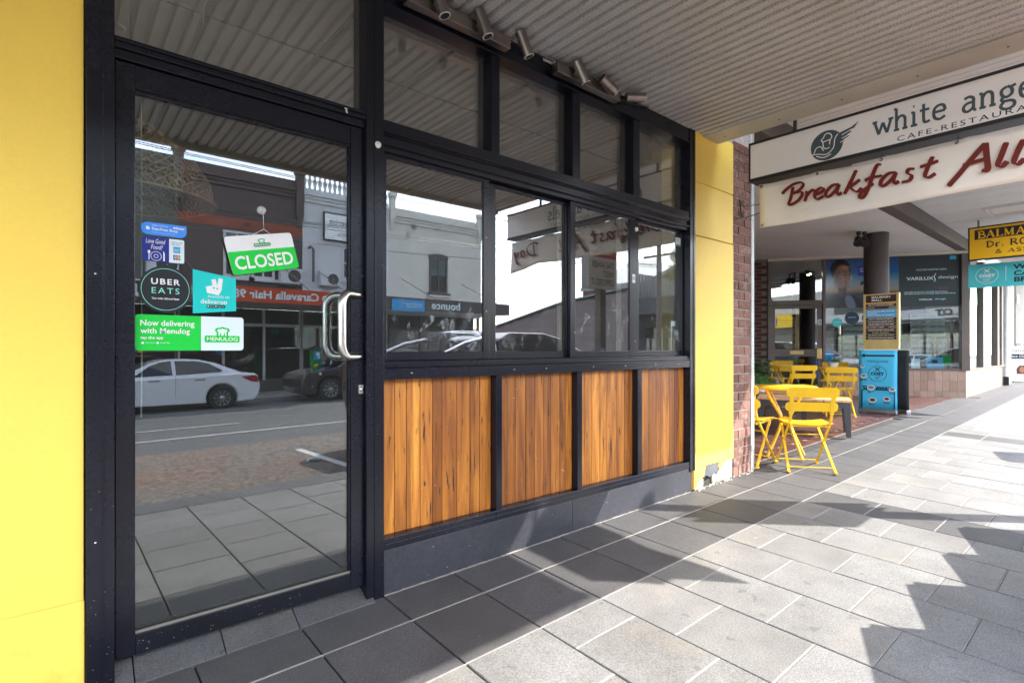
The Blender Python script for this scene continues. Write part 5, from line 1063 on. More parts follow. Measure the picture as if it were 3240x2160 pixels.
def pullup(X, y1, y0, ztop, zb, mat, label, rz=0):
    t = thing('pull_up_banner', (X, (y0 + y1) / 2, zb), label, 'banner', 'pull-up banners by the column')
    vs = []
    for i in range(9):
        for j in range(7):
            u, v_ = i / 8, j / 6; vs.append((X + .006 * math.sin(v_ * 5 + u * 2) + rz * (u - .5), y1 + (y0 - y1) * u, zb + .07 + (ztop - zb - .07) * v_))
    o_ = MB().add(vs, [(i * 7 + j, (i + 1) * 7 + j, (i + 1) * 7 + j + 1, i * 7 + j + 1) for i in range(8) for j in range(6)], True).build('sheet', mat, t); so = o_.modifiers.new('thick', 'SOLIDIFY'); so.thickness = .001
    MB().bar((X - rz * .5 + .01, y1, zb + .04), (X + rz * .5 + .01, y0, zb + .04), .085, .062).build('base', 'alloy', t, .012); MB().bar((X - rz * .5, y1, ztop), (X + rz * .5, y0, ztop), .012, .02).build('top_rail', 'white_enamel', t); MB().bar((X + .03, (y0 + y1) / 2, zb + .07), (X + .03, (y0 + y1) / 2, ztop), .012).build('pole', 'alloy', t)
    for yy in (y0 + .1, y1 - .1): MB().bar((X - .09, yy, zb + .008), (X + .12, yy, zb + .008), .03, .01).build('foot', 'alloy', t)
    return t
X_ = 10.02; ya, yb = .695, .170
t = pullup(X_, ya, yb, 1.128, .105, 'cyan_vinyl', 'cyan pull-up cafe banner with a black arrow in front of the directory board')
def bl(u, v_): return (X_ - .010, ya - u * (ya - yb), .175 + v_ * .95)
bw = ya - yb
poly([(.03, .86), (.085, .895), (.085, .873), (.49, .873), (.49, .847), (.085, .847), (.085, .825)], bl(0, 0), S, 'sign_black', t, 'arrow'); text('AT THE END OF COURTYARD', 'dark_teal', t, bl(.22, .795), S, w=.29, h=.022, bold=.02); text('5m', 'dark_teal', t, bl(.47, .765), S, w=.03, h=.02)
c_ = Vector(bl(.5, .60)); disc(c_, .125, S, 'dark_teal', t, 'ring', 48, ring=.006); text('COZY', 'dark_teal', t, bl(.325, .575), S, w=.185, h=.05, bold=.055, lift=.003); text('COFFEE\nWITH\nFOOD', 'dark_teal', t, bl(.43, .505), S, w=.075, h=.05)
strokes([[(-.03, 0), (.03, .055)], [(.03, 0), (-.03, .055)]], tuple(c_ + Vector((0, 0, .045))), S, 1, 1, 'dark_teal', t, .013, name='cutlery'); text('TAKE AWAY', 'dark_teal', t, bl(.10, .335), S, w=.40, h=.05, bold=.06)
strokes([[(.045, .02), (.045, .29), (.07, .315), (.49, .315), (.49, .02)]], bl(0, 0), S, 1, 1, 'dark_teal', t, .018, name='border', smooth=False)
for u, v_, r, s_ in ((.1, .72, .03, ''), (.13, .555, .045, 'PANCAKE'), (.33, .36, .055, 'CHILLI BBQ\nPORK'), (.88, .345, .045, 'CHORIZO\nAVOCADO'), (.37, .15, .055, 'BULGOGI\nSALAD'), (.74, .18, .045, 'HALOUMI\nAVO SALAD')):
    disc(bl(u, v_), r, S, 'sticker_pale', t, 'dish_sticker', 18, r * .8, lift=.003); disc(bl(u, v_ + .005), r * .75, S, 'grey_ink' if v_ > .3 else 'auburn', t, 'dish_print', 14, r * .5, lift=.004)
    if s_: text(s_, 'sign_black', t, (bl(u, v_)[0], bl(u, v_)[1], bl(u, v_)[2] - r - .012), S, w=.09, h=.034, lift=.005, anchor='c', bold=.02)
pullup(10.3, .50, .055, 1.128, .107, 'gallery_dark', 'dark back of a second pull-up banner standing behind the cyan one', -.25)

# ================================================================== COURTYARD FURNITURE
def make_chair(label):
    """folding slatted bistro chair; local +x is the way the sitter faces"""
    t = thing('bistro_chair', (0, 0, 0), label, 'chair', 'yellow folding bistro chairs')
    def lb(nm, mb, bev=0): return mb.build(nm, 'bistro_yellow', t, bev, local=True)
    for z0, z1, x, dx in ((.672, .762, -.207, -.018), (.545, .628, -.168, -.016)):
        w = .215; r = .035; mb = MB(); pr_ = [(-w + r * (1 - math.cos(a)), (z0 + z1) / 2 + (z1 - z0) / 2 * math.sin(a) * 1) for a in ()]
        pts = rrect(2 * w, z1 - z0, .033, 5, x=-w); n_ = len(pts)
        f_ = [(x + dx * (b_ / (z1 - z0)) - .02 * (1 - (a / w) ** 2), a, z0 + b_) for a, b_ in pts]; g_ = [(p[0] - .004, p[1], p[2]) for p in f_]
        mb.add(f_ + g_, [tuple(range(n_)), tuple(range(n_, 2 * n_))[::-1]] + [(i, (i + 1) % n_, n_ + (i + 1) % n_, n_ + i) for i in range(n_)]); lb('back_slat', mb)
    for k in range(5):
        x = -.145 + k * .078; mb = MB(); vs = []
        for j in range(9):
            y = -.195 + .39 * j / 8; zz = .412 + .004 * k + .016 * (abs(y) / .195) ** 2 + (.010 if k == 0 else 0) - (.008 if k == 4 else 0)
            vs += [(x, y, zz), (x + .066, y, zz - (.014 if k == 4 else 0)), (x + .066, y, zz - .005 - (.014 if k == 4 else 0)), (x, y, zz - .005)]
        fs = []
        for j in range(8):
            for q in range(4): fs.append((4 * j + q, 4 * j + (q + 1) % 4, 4 * j + 4 + (q + 1) % 4, 4 * j + 4 + q))
        fs += [(0, 1, 2, 3), (35, 34, 33, 32)]; mb.add(vs, fs); lb('seat_slat', mb)
    for s_ in (-1, 1):
        y = s_ * .168
        mb = MB().bar((-.232, y, .758), (-.17, y, .52), .034, .006, up=(1, 0, .2)).bar((-.17, y, .52), (-.145, y, .46), .022, .010, up=(1, 0, .2)).bar((-.145, y, .46), (.245, y * 1.06, .008), .010, .020, up=(0, 1, 0)); lb('back_leg', mb)
        mb = MB().bar((.20, y * .9, .425), (-.195, y * 1.14, .008), .010, .020, up=(0, 1, 0)); lb('front_leg', mb)
        mb = MB().bar((-.13, y * .93, .395), (.235, y * .93, .412), .008, .018); lb('seat_rail', mb)
        mb = MB().box(-.225, -.165, y * 1.14 - .01, y * 1.14 + .01, .0, .012).box(.22, .27, y * 1.06 - .01, y * 1.06 + .01, .0, .012); lb('foot', mb)
    for (x, z, w) in ((.245, .035, .34), (-.17, .045, .37), (.10, .30, .33), (-.13, .405, .34), (.0, .395, .34)): lb('crossbar', MB().tube([(x, -w / 2, z), (x, w / 2, z)], .0055, 6))
    return t
proto = make_chair('yellow bistro chair standing on the grey footpath with its back to the pier')
def put(o_, x, y, fx, fy, z=None):
    o_.location = (x, y, cz(x, y) + .003 if y > .25 else gz(x, y) + .004) if z is None else (x, y, z); o_.rotation_euler = (0, 0, math.atan2(fy, fx)); WL[o_.name] = Vector(o_.location)
put(proto, 5.27, -.275, .79, .61)
for lab, x, y, fx, fy in (('yellow bistro chair half hidden by the brick pier, seen from its seat side', 5.07, .185, 1, .02), ('yellow bistro chair nearest the brass directory board, back towards the benches', 9.25, .74, .90, .44), ('yellow bistro chair behind the benches, between plant and directory board', 9.42, 1.42, .66, .75),
                          ('yellow bistro chair beside the optician door facing the footpath', 11.1, 2.40, -.95, -.3), ('yellow bistro chair behind the small table plant by the optician glass', 11.0, 1.40, -.98, -.2)):
    c = copy_tree(proto); c['label'] = lab; put(c, x, y, fx, fy)
def make_table(label):
    t = thing('bistro_table', (0, 0, 0), label, 'table', 'yellow round bistro tables')
    MB().lathe([(0, .712), (.285, .712), (.292, .705), (.292, .692), (.284, .684), (.27, .70), (0, .70)], (0, 0, 0), 40).build('table_top', 'bistro_yellow', t, local=True)
    for k in range(4):
        a = rad(45 + 90 * k); ca, sa = math.cos(a), math.sin(a); rr = [(.235, .70), (.19, .60), (.12, .50), (.065, .42), (.05, .36), (.085, .26), (.16, .12), (.225, .0)]
        MB().tube([(p[0] * ca, p[0] * sa, p[1]) for p in rr], .0135, 8).build('leg', 'bistro_yellow', t, local=True)
    MB().tube([(.055 * math.cos(2 * math.pi * k / 16), .055 * math.sin(2 * math.pi * k / 16), .39) for k in range(17)], .006, 6, False).build('ring', 'bistro_yellow', t, local=True); return t
tb = make_table('round yellow metal table beside the chair on the footpath edge'); put(tb, 5.64, .05, 1, .35); 
for lab, x, y in (('round yellow metal table by the optician door', 10.25, 1.95), ('round yellow metal table with small plant near the directory board', 10.15, 1.12)):
    c = copy_tree(tb); c['label'] = lab; put(c, x, y, 1, .2)
def bench(x, y, dx, dy, Lh, Wh, H, label):
    t = thing('timber_bench', (x, y, cz(x, y)), label, 'bench', 'timber topped benches in the courtyard', math.atan2(dy, dx))
    for k in range(5): w = 2 * Wh / 5; MB().box(-Lh, Lh, -Wh + k * w + .003, -Wh + (k + 1) * w - .003, H - .028, H).build('board', 'bench_wood', t, .003, local=True)
    MB().box(-Lh + .03, Lh - .03, -Wh + .02, -Wh + .045, H - .10, H - .0285).box(-Lh + .03, Lh - .03, Wh - .045, Wh - .02, H - .10, H - .0285).box(-Lh + .03, -Lh + .055, -Wh + .0455, Wh - .0455, H - .10, H - .0285).box(Lh - .055, Lh - .03, -Wh + .0455, Wh - .0455, H - .10, H - .0285).build('apron', 'bench_charcoal', t, local=True)
    for sx_ in (-1, 1):
        for sy_ in (-1, 1):
            a, b_ = sx_ * (Lh - .055), sy_ * (Wh - .055); c, d_ = sx_ * (Lh - .035), sy_ * (Wh - .035)
            MB().hexa([(c - .024, d_ - .024, 0), (c + .024, d_ - .024, 0), (c + .024, d_ + .024, 0), (c - .024, d_ + .024, 0)], [(a - .04, b_ - .04, H - .029), (a + .04, b_ - .04, H - .029), (a + .04, b_ + .04, H - .029), (a - .04, b_ + .04, H - .029)]).build('leg', 'bench_charcoal', t, local=True)
bench(7.30, .52, -.36, .93, .52, .25, .445, 'timber topped bench with charcoal legs at the courtyard edge')
bench(7.75, 1.30, -.36, .93, .62, .24, .445, 'timber topped bench carrying a small plant pot, behind the first bench'); 
def plant(name, c, rad_, hgt, nleaf, size, mat, label, pot, cat='plant', droop=.3, zmin=.0):
    t = thing(name, c, label, cat); mb = MB()
    pr_, ph = pot
    MB().lathe([(pr_ * .7, 0), (pr_, ph), (pr_ * .92, ph), (pr_ * .85, ph * .9), (0, ph * .9)], c, 18).build('pot', 'pot_white', t)
    for k in range(nleaf):
        a = RND.uniform(0, 2 * math.pi); rr = rad_ * math.sqrt(RND.random()); zz = zmin + (hgt - zmin) * RND.random() ** .8 * (1 - .35 * (rr / rad_) ** 2)
        p = Vector((c[0] + rr * math.cos(a), c[1] + rr * math.sin(a), c[2] + ph * .9 + zz)); d = Vector((math.cos(a), math.sin(a), RND.uniform(-.8, .6))).normalized(); s_ = d.cross(Vector((RND.uniform(-.4, .4), RND.uniform(-.4, .4), 1))).normalized(); L_ = size * RND.uniform(.6, 1.3); nn = s_.cross(d)
        mb.add([tuple(v) for v in (p, p + d * L_ * .4 + s_ * L_ * .28 + nn * L_ * .06, p + d * L_, p + d * L_ * .4 - s_ * L_ * .28 + nn * L_ * .06)], [(0, 1, 2, 3)])
    mb.build('foliage', mat, t)
    sm2 = MB()
    for k in range(max(4, nleaf // 40)):
        a = RND.uniform(0, 2 * math.pi); sm2.tube([(c[0], c[1], c[2] + ph * .8), (c[0] + rad_ * .3 * math.cos(a), c[1] + rad_ * .3 * math.sin(a), c[2] + ph + hgt * .4), (c[0] + rad_ * .7 * math.cos(a), c[1] + rad_ * .7 * math.sin(a), c[2] + ph + hgt * .75)], size * .04, 4)
    sm2.build('stem', 'leaf', t)
plant('potted_plant', (9.0, 2.15, cz(9, 2.15)), .42, .70, 420, .14, 'leaf', 'large leafy potted plant against the brick wall in the courtyard', (.2, .30))
plant('table_plant', (7.62, 1.22, cz(7.75, 1.3) + .448), .13, .13, 700, .02, 'leaf_bright', 'small bright green plant in a white pot on the second bench', (.10, .10))
plant('table_plant', (10.15, 1.12, cz(10.15, 1.12) + .72), .13, .10, 600, .022, 'leaf_bright', 'small green plant in a pot on the round yellow table', (.09, .08))
# ================================================================== ACROSS THE STREET (seen in the glass)
YO = -20.0; O = 'opp'
def G(x, y=YO): return rz_(x, y) + .13
FBASE = -1.3
def opp_awning(b_, x0, x1, fmat, z0=2.73, z1=3.22):
    box('awning_soffit', 'slat_white', b_, x0, x1, YO, -17.0, 2.72, 2.78); box('awning_fascia', fmat, b_, x0, x1, -17.0, -16.95, z0 - .02, z1)
    k = x0 + .6
    while k < x1: MB().bar((k, YO, 4.4), (k, -17.0, z1), .025).build('awning_stay', 'iron_sheet', b_); k += 3.4
def shopfront(b_, x0, x1, mat='gallery_dark', post='alu_brown', door=None):
    box('shop_wall', mat, b_, x0, x1, YO - .6, YO - .5, FBASE, 2.72)
    nb_ = max(2, int((x1 - x0) / 1.3))
    for k in range(nb_ + 1):
        x = x0 + (x1 - x0) * k / nb_; box('shop_post', post, b_, x - .04, x + .04, YO - .2, YO - .05, FBASE, 2.72)
        if k < nb_: box('shop_pane', 'far_glass', b_, x + .04, x + (x1 - x0) / nb_ - .04, YO - .14, YO - .13, .2 - .3, 2.0)
    box('shop_rail', post, b_, x0 + .05, x1 - .05, YO - .19, YO - .06, 2.0, 2.12); box('shop_base', 'wall_dark', b_, x0, x1, YO - .22, YO - .03, FBASE, -.1)
def window(b_, x0, x1, z0, z1, frame='bldg_white', arch=0, sill=True):
    f_ = MB()
    for a in ((x0, x0 + .09, z0, z1), (x1 - .09, x1, z0, z1), (x0 + .09, x1 - .09, z0, z0 + .09), (x0 + .09, x1 - .09, z1 - .09, z1), (x0 + .09, x1 - .09, (z0 + z1) / 2 - .04, (z0 + z1) / 2 + .04), ((x0 + x1) / 2 - .03, (x0 + x1) / 2 + .03, z0 + .09, z1 - .09)): f_.box(a[0], a[1], YO - .02, YO + .05, a[2], a[3])
    w = f_.build('window', frame, b_); box('pane', 'car_glass', w, x0 + .05, x1 - .05, YO - .01, YO + .015, z0 + .05, z1 - .05)
    if sill: box('sill', frame, w, x0 - .12, x1 + .12, YO, YO + .16, z0 - .12, z0 - .001)
    if arch: MB().prism([(x0 - .06, z1 - .02)] + [((x0 + x1) / 2 - (x1 - x0 + .12) / 2 * math.cos(rad(180 * k / 10)), z1 + arch * math.sin(rad(180 * k / 10))) for k in range(11)] + [(x1 + .06, z1 - .02)], (0, YO, 0), (1, 0, 0), (0, 0, 1), (0, 1, 0), .06).build('arch', 'wall_dark', w)
def ac_unit(b_, x, z, w=.85, h=.6):
    a = box('air_conditioner', 'bldg_white', b_, x, x + w, YO + .05, YO + .40, z, z + h, .02); MB().lathe([(.02, .004), (h * .38, .004), (h * .42, 0)], (x + w * .62, YO + .402, z + h / 2), 20, 'y').build('fan_guard', 'wall_dark', a); box('mount', 'iron_sheet', a, x + .05, x + w - .05, YO, YO + .38, z - .06, z - .002)
def pilaster(b_, x0, x1, mat, z0, z1):
    p = box('pilaster', mat, b_, x0, x1, YO, YO + .22, z0 + .45, z1, .01); box('capital', mat, p, x0 - .05, x1 + .05, YO, YO + .28, z1 + .002, z1 + .18); MB().hexa([(x0 + .06, YO, z0), (x1 - .06, YO, z0), (x1 - .06, YO + .1, z0), (x0 + .06, YO + .1, z0)], [(x0 + .02, YO, z0 + .448), (x1 - .02, YO, z0 + .448), (x1 - .02, YO + .22, z0 + .448), (x0 + .02, YO + .22, z0 + .448)]).build('corbel', mat, p)
def cornice(b_, x0, x1, z, mat):
    c = box('cornice', mat, b_, x0, x1, YO + .001, YO + .12, z, z + .12); box('moulding', mat, c, x0, x1, YO + .001, YO + .2, z + .122, z + .22); box('moulding', mat, c, x0, x1, YO + .001, YO + .07, z - .14, z - .002)
# olive building
b0 = thing('olive_terrace', (-1, YO, -.5), 'olive grey two-storey terrace across the street left of the brown one', 'building')
box('wall', 'bldg_olive', b0, -7.0, 3.34, YO - .4, YO, 2.72, 8.05); pilaster(b0, 3.16, 3.335, 'bldg_olive', 6.1, 8.2); cornice(b0, -7, 3.15, 7.45, 'bldg_olive'); shopfront(b0, -7, 3.3); opp_awning(b0, -7, 4.2 - 1.3, 'slat_white')
window(b0, -2.6, -1.5, 3.9, 5.8, 'bldg_olive'); window(b0, -5.6, -4.5, 3.9, 5.8, 'bldg_olive'); ac_unit(b0, 2.35, 3.70, .95, .75)
text('OT', 'sign_black', b0, (2.55, -16.95, 2.83), O, w=.85, h=.34, bold=.06, lift=.01); text('02 9555 8508', 'sign_black', b0, (2.88 + .0, -16.95, 2.78), O, w=.0001 + .95, h=.13, lift=.012) if False else None
text('02 9555 5808', 'sign_black', b0, (2.85, -16.95, 2.80), O, w=1.0, h=.13, lift=.012, bold=.02)
# brown building
b1 = thing('brown_terrace', (5.5, YO, -.5), 'dark brown two-storey terrace with a red band across the street', 'building')
box('wall', 'bldg_brown', b1, 3.345, 7.72, YO - .4, YO, 2.72, 8.0); pilaster(b1, 3.345, 3.48, 'bldg_brown', 6.1, 8.2); pilaster(b1, 7.42, 7.72, 'bldg_brown', 6.1, 8.2); cornice(b1, 3.485, 7.41, 7.42, 'bldg_brown')
box('painted_band', 'band_red', b1, 3.346, 7.719, YO + .001, YO + .012, 5.72, 6.12); window(b1, 4.78, 5.72, 3.88, 5.62); window(b1, 5.76, 6.62, 3.88, 5.62); ac_unit(b1, 6.75, 3.75); shopfront(b1, 3.36, 7.7, post='bldg_white'); opp_awning(b1, 2.95, 7.75, 'fascia_orange')
box('vent', 'wall_dark', b1, 5.35, 5.6, YO + .0005, YO + .01, 6.75, 6.9); box('vent', 'wall_dark', b1, 5.5, 5.75, YO + .0125, YO + .02, 5.86, 6.0)
text('Caravella Hair 9810 5800', 'sticker_pale', b1, (7.25, -16.95, 2.83), O, w=4.15, h=.30, bold=.03, lift=.012); disc((7.5, -16.95, 2.95), .13, O, 'sticker_pale', b1, 'number_disc', lift=.01); text('301', 'fascia_orange', b1, (7.5, -16.95, 2.95), O, w=.16, h=.10, lift=.02, anchor='c')
# white building
b2 = thing('white_terrace', (9.6, YO, -.5), 'white two-storey terrace with balustrade parapet and optometrist sign across the street', 'building')
box('wall', 'bldg_white', b2, 7.725, 11.6, YO - .4, YO, 2.72, 7.78); cornice(b2, 7.73, 11.59, 7.35, 'bldg_white'); box('parapet_rail', 'bldg_white', b2, 7.725, 11.6, YO - .3, YO + .06, 8.42, 8.55)
bal = MB().lathe([(.03, 0), (.07, .03), (.04, .10), (.09, .28), (.05, .45), (.04, .52), (.07, .58), (.03, .62)], (0, 0, 0), 10).mesh('baluster'); bal.materials.append(MATS['bldg_white'])
for k in range(18): inst(bal, 'baluster', b2, (7.85 + k * .215, YO - .12, 7.785))
window(b2, 9.40, 10.35, 4.15, 5.55); ac_unit(b2, 8.36, 3.78, .82, .55); shopfront(b2, 7.73, 11.59, post='bldg_white'); opp_awning(b2, 7.78, 11.6, 'fascia_dark')
sg = box('wall_sign', 'sign_black', b2, 8.56, 10.9, YO + .06, YO + .11, 5.72, 6.92); box('face', 'sign_white', sg, 8.62, 10.84, YO + .1105, YO + .116, 5.78, 6.86); text('optometrist', 'sign_black', sg, (10.75, YO + .116, 6.30), O, w=1.95, h=.34, lift=.006); text('SINGLE OPTICAL', 'sign_black', sg, (10.4, YO + .116, 5.95), O, w=1.25, h=.14, lift=.006)
box('fascia_sign', 'fascia_blue', b2, 7.95, 9.6, -16.95, -16.93, 2.76, 3.15); text('OPTICAL PLACE', 'sticker_pale', b2, (9.5, -16.93, 2.85), O, w=1.45, h=.2, lift=.01)
MB().tube([(7.95, YO + .05, 5.3), (7.98, YO + .2, 5.35), (8.1, YO + .22, 5.25), (8.1, YO + .2, 3.9)], .05, 8).build('conduit', 'bldg_olive', b2)
# cream building with arched window
b3 = thing('cream_terrace', (14.3, YO, -.5), 'cream rendered corner terrace with one arched window across the street', 'building')
box('wall', 'bldg_cream', b3, 11.605, 16.9, YO - 5, YO, 2.72, 7.66); pilaster(b3, 11.61, 11.85, 'bldg_cream', 6.6, 8.1); pilaster(b3, 16.6, 16.9, 'bldg_cream', 6.6, 7.9); cornice(b3, 11.86, 16.59, 7.12, 'bldg_cream'); window(b3, 13.76, 14.8, 3.86, 5.58, 'wall_dark', .2)
box('sill', 'bldg_cream', b3, 13.6, 14.95, YO + .001, YO + .2, 3.66, 3.735); box('vent', 'wall_dark', b3, 14.1, 14.4, YO + .0005, YO + .01, 6.95, 7.05); shopfront(b3, 11.61, 16.8, post='bldg_olive'); opp_awning(b3, 11.65, 16.35, 'fascia_dark')
text('bounce', 'sticker_pale', b3, (13.45, -16.95, 2.80), O, w=1.45, h=.33, bold=.02, lift=.012); box('banner_sign', 'fascia_blue', b3, 10.15, 11.64, -16.93, -16.90, 2.66, 3.13); text('your local agents\n02 9818 4800', 'sticker_pale', b3, (11.5, -16.90, 2.8), O, w=.9, h=.22, lift=.01)
for (x, z) in ((12.9, 6.9), (12.55, 6.45)):
    w_ = MB()
    for k in range(12): a = rad(30 * k); w_.bar((x, YO + .02, z), (x + .16 * math.cos(a), YO + .12, z + .16 * math.sin(a)), .012)
    w_.build('wall_weed', 'leaf_olive', b3)
# chemist further down, reflected in the optician glass
b4 = thing('chemist_shop', (-14, YO, -.6), 'low chemist shop with yellow fascia on the far side of the street', 'building')
box('wall', 'bldg_cream', b4, -24, -7.1, YO - .4, YO, -1.6, 5.2); box('awning_soffit', 'slat_white', b4, -24, -7.1, YO, -17, 2.72, 2.78); box('awning_fascia', 'chem_yellow', b4, -24, -7.1, -17, -16.95, 2.6, 3.5); box('sign_panel', 'chem_purple', b4, -22, -9, -16.949, -16.93, 2.75, 3.3); text('CHEMIST', 'sticker_pale', b4, (-11, -16.93, 2.85), O, w=5, h=.36, bold=.05, lift=.02); shopfront(b4, -24, -7.2)
# long boarded shed along the side street, gallery on its corner
b5 = thing('side_street_shed', (30.5, -28, -.8), 'boarded brown shed with raking roof on the side street', 'building')
def shed_top(y): return 5.35 + (y + 20.6) * (.65 / 6.6) if y > -27.2 else 4.70 + (y + 27.2) * .195
MB().prism([(-20.7, -3), (-20.7, 5.28), (-27.2, 4.63), (-36.5, 2.82), (-36.5, -3)], (30.46, 0, 0), (0, 1, 0), (0, 0, 1), (1, 0, 0), 11).build('core', 'wall_dark', b5)
for r in range(26):
    z0_, z1_ = -1.2 + r * .25, -1.2 + r * .25 + .238; ye = -36.5
    while ye < -20.8 and shed_top(ye) < z1_ + .02: ye += .1
    if ye < -20.9: box('board', 'shed_board', b5, 30.40, 30.455, ye, -20.6, z0_, z1_)
MB().hexa([(30.2, -27.2, 4.72), (41.5, -27.2, 4.72), (41.5, -20.6, 5.37), (30.2, -20.6, 5.37)], [(30.2, -27.2, 4.82), (41.5, -27.2, 4.82), (41.5, -20.6, 5.47), (30.2, -20.6, 5.47)]).hexa([(30.2, -36.7, 2.87), (41.5, -36.7, 2.87), (41.5, -27.2, 4.715), (30.2, -27.2, 4.715)], [(30.2, -36.7, 2.97), (41.5, -36.7, 2.97), (41.5, -27.2, 4.815), (30.2, -27.2, 4.815)]).build('roof', 'roof_grey', b5)
b6 = thing('art_gallery', (36, YO, -.4), 'dark corner gallery with white lettering on its awning across the side street', 'building')
box('wall', 'gallery_dark', b6, 30.5, 46, -23.9, YO - .02, -1.4, 4.9); MB().box(30.3, 46, YO, -17.0, 3.55, 3.6).build('awning_soffit', 'iron_sheet', b6); box('awning_fascia', 'gallery_dark', b6, 30.3, 46, -17.0, -16.94, 3.45, 4.55); box('awning_side', 'gallery_dark', b6, 30.25, 30.295, YO, -17.0, 3.45, 4.55)
for k in range(40): box('cladding', 'iron_sheet', b6, 30.5 + k * .38, 30.5 + k * .38 + .3, YO - .019, YO + .02, 4.6, 6.3)
text('ART GALLERY', 'white_ink', b6, (33.6, -16.94, 3.95), O, w=3.1, h=.36, bold=.01, lift=.02, spacing=1.2); text('ON DARLING', 'white_ink', b6, (32.9, -16.94, 3.62), O, w=1.4, h=.16, lift=.02); box('hanging_sign', 'sign_black', b6, 31.4, 34.4, -18.6, -18.5, 1.9, 2.7); text('GALLERY', 'white_ink', b6, (33.4, -18.5, 2.3), O, w=1.6, h=.25, lift=.02)
for x in (31.0, 33.5, 36, 39): box('post', 'bldg_olive', b6, x, x + .12, -17.2, -17.08, -.8, 3.55)
for x in (31.5, 34.2, 37): box('pane', 'car_glass', b6, x, x + 2.0, YO - .019, YO + .01, .2, 2.6)
b7 = thing('brick_gable', (49, -30, 0), 'tall brick gabled building rising behind the corner gallery', 'building')
MB().prism([(0, 0), (16, 0), (16, 9.5), (9, 11.8), (0, 8.0)], (41.5, -27, -1), (1, 0, 0), (0, 0, 1), (0, -1, 0), 8).build('wall', 'brick_far', b7); MB().prism([(-.2, 8.0), (9, 11.85), (16.2, 9.5), (16.2, 9.8), (9, 12.2), (-.2, 8.4)], (41.5, -26.9, -1), (1, 0, 0), (0, 0, 1), (0, -1, 0), 8.2).build('roof', 'roof_grey', b7)
# power poles, wires, tree
def pole(x, y, h_, label, arms=True):
    t = thing('power_pole', (x, y, G(x, y) - .05), label, 'pole', 'timber power poles'); z0 = G(x, y) - .05
    MB().tube([(x, y, z0), (x, y, z0 + h_)], .17, 12, r2=.13).build('shaft', 'timber_pole', t)
    if arms:
        for z in (h_ - .5, h_ - 1.6):
            a = box('crossarm', 'timber_pole', t, x - .06, x + .06, y - 1.1, y + 1.1, z0 + z, z0 + z + .12)
            for k in (-1, -.4, .4, 1): MB().lathe([(.02, 0), (.05, .04), (.03, .08), (.045, .12), (.0, .15)], (x, y + k, z0 + z + .12), 8).build('insulator', 'pot_white', a)
        MB().tube([(x - .2, y + .2, z0 + h_ - 2.6), (x - .2, y + .2, z0 + h_ - 2.0)], .12, 10).build('junction_box', 'iron_sheet', t)
    return z0 + h_
pole(28.0, -16.6, 8.6, 'timber power pole in front of the dark corner gallery'); pole(-14.0, -16.6, 9.2, 'timber power pole in front of the chemist shop'); pole(38.5, -21.5, 8.0, 'slim timber pole beside the brick gable', False)
def wires(p, q, n_, sag, sp_, label):
    t = thing('overhead_wires', p, label, 'wires')
    for k in range(n_):
        pts = []
        for j in range(15):
            u = j / 14; pts.append(tuple(Vector(p).lerp(Vector(q), u) + Vector((0, k * sp_, -sag * 4 * u * (1 - u) - .12 * (k % 2)))))
        MB().tube(pts, .013, 4).build('wire', 'sign_black', t)
wires((-14, -17.6, 8.1), (28, -17.6, 7.6), 4, .5, .55, 'four upper power lines strung along the far side of the street'); wires((-14, -16.7, 5.9), (28, -16.7, 6.2), 3, .5, .12, 'three lower cables strung along the far side of the street'); wires((28, -16.6, 7.6), (22, -90, 7.6), 4, 1.2, .4, 'power lines running down the side street'); wires((28, -16.6, 6.3), (8.2, -19.8, 5.5), 1, .3, .1, 'single cable crossing from pole to white terrace')
t = thing('street_tree', (31.5, -16.8, -.4), 'young street tree with olive leaves beside the corner gallery', 'tree')
MB().tube([(31.5, -16.8, -.5), (31.4, -16.8, 2.0), (31.7, -16.9, 4.5)], .13, 8, r2=.06).build('trunk', 'timber_pole', t)
mb = MB()
for k in range(26):
    a = RND.uniform(0, 6.28); e_ = Vector((31.6 + 2.0 * math.cos(a) * RND.random(), -16.8 + 1.8 * math.sin(a) * RND.random(), RND.uniform(3.4, 7.6))); mb.tube([(31.6, -16.85, RND.uniform(2.6, 4.4)), tuple((Vector((31.6, -16.85, 4.2)) + e_) / 2), tuple(e_)], .03, 4, r2=.008)
mb.build('branches', 'timber_pole', t); mb = MB()
for k in range(2600):
    cc_ = RND.choice([(31.0, -17.2, 6.0, .8), (32.2, -16.4, 6.8, .9), (32.6, -17.2, 5.2, .8), (30.9, -16.2, 4.8, .6), (31.8, -17.6, 7.4, .6)]); v_ = Vector((RND.gauss(0, 1), RND.gauss(0, 1), RND.gauss(0, 1))).normalized() * cc_[3] * RND.random() ** .5
    p = Vector(cc_[:3]) + v_; d = Vector((RND.gauss(0, 1), RND.gauss(0, 1), RND.gauss(0, 1))).normalized() * .09; s_ = d.cross(Vector((RND.gauss(0, 1), 1, RND.gauss(0, 1)))).normalized() * .045
    mb.add([tuple(q) for q in (p - d, p + s_, p + d, p - s_)], [(0, 1, 2, 3)])
mb.build('crown', 'leaf_olive', t)
t = thing('street_name_sign', (29.2, -16.6, 2.5), 'white street name blade on a post at the side street corner', 'sign'); MB().tube([(29.2, -16.5, G(29.2, -16.5)), (29.2, -16.5, 2.9)], .035, 8).build('post', 'alloy', t); box('blade', 'white_ink', t, 29.25, 30.9, -16.52, -16.48, 2.55, 2.85); text('COLLEGE ST', 'sign_black', t, (30.7, -16.48, 2.62), O, w=1.3, h=.16, lift=.01)
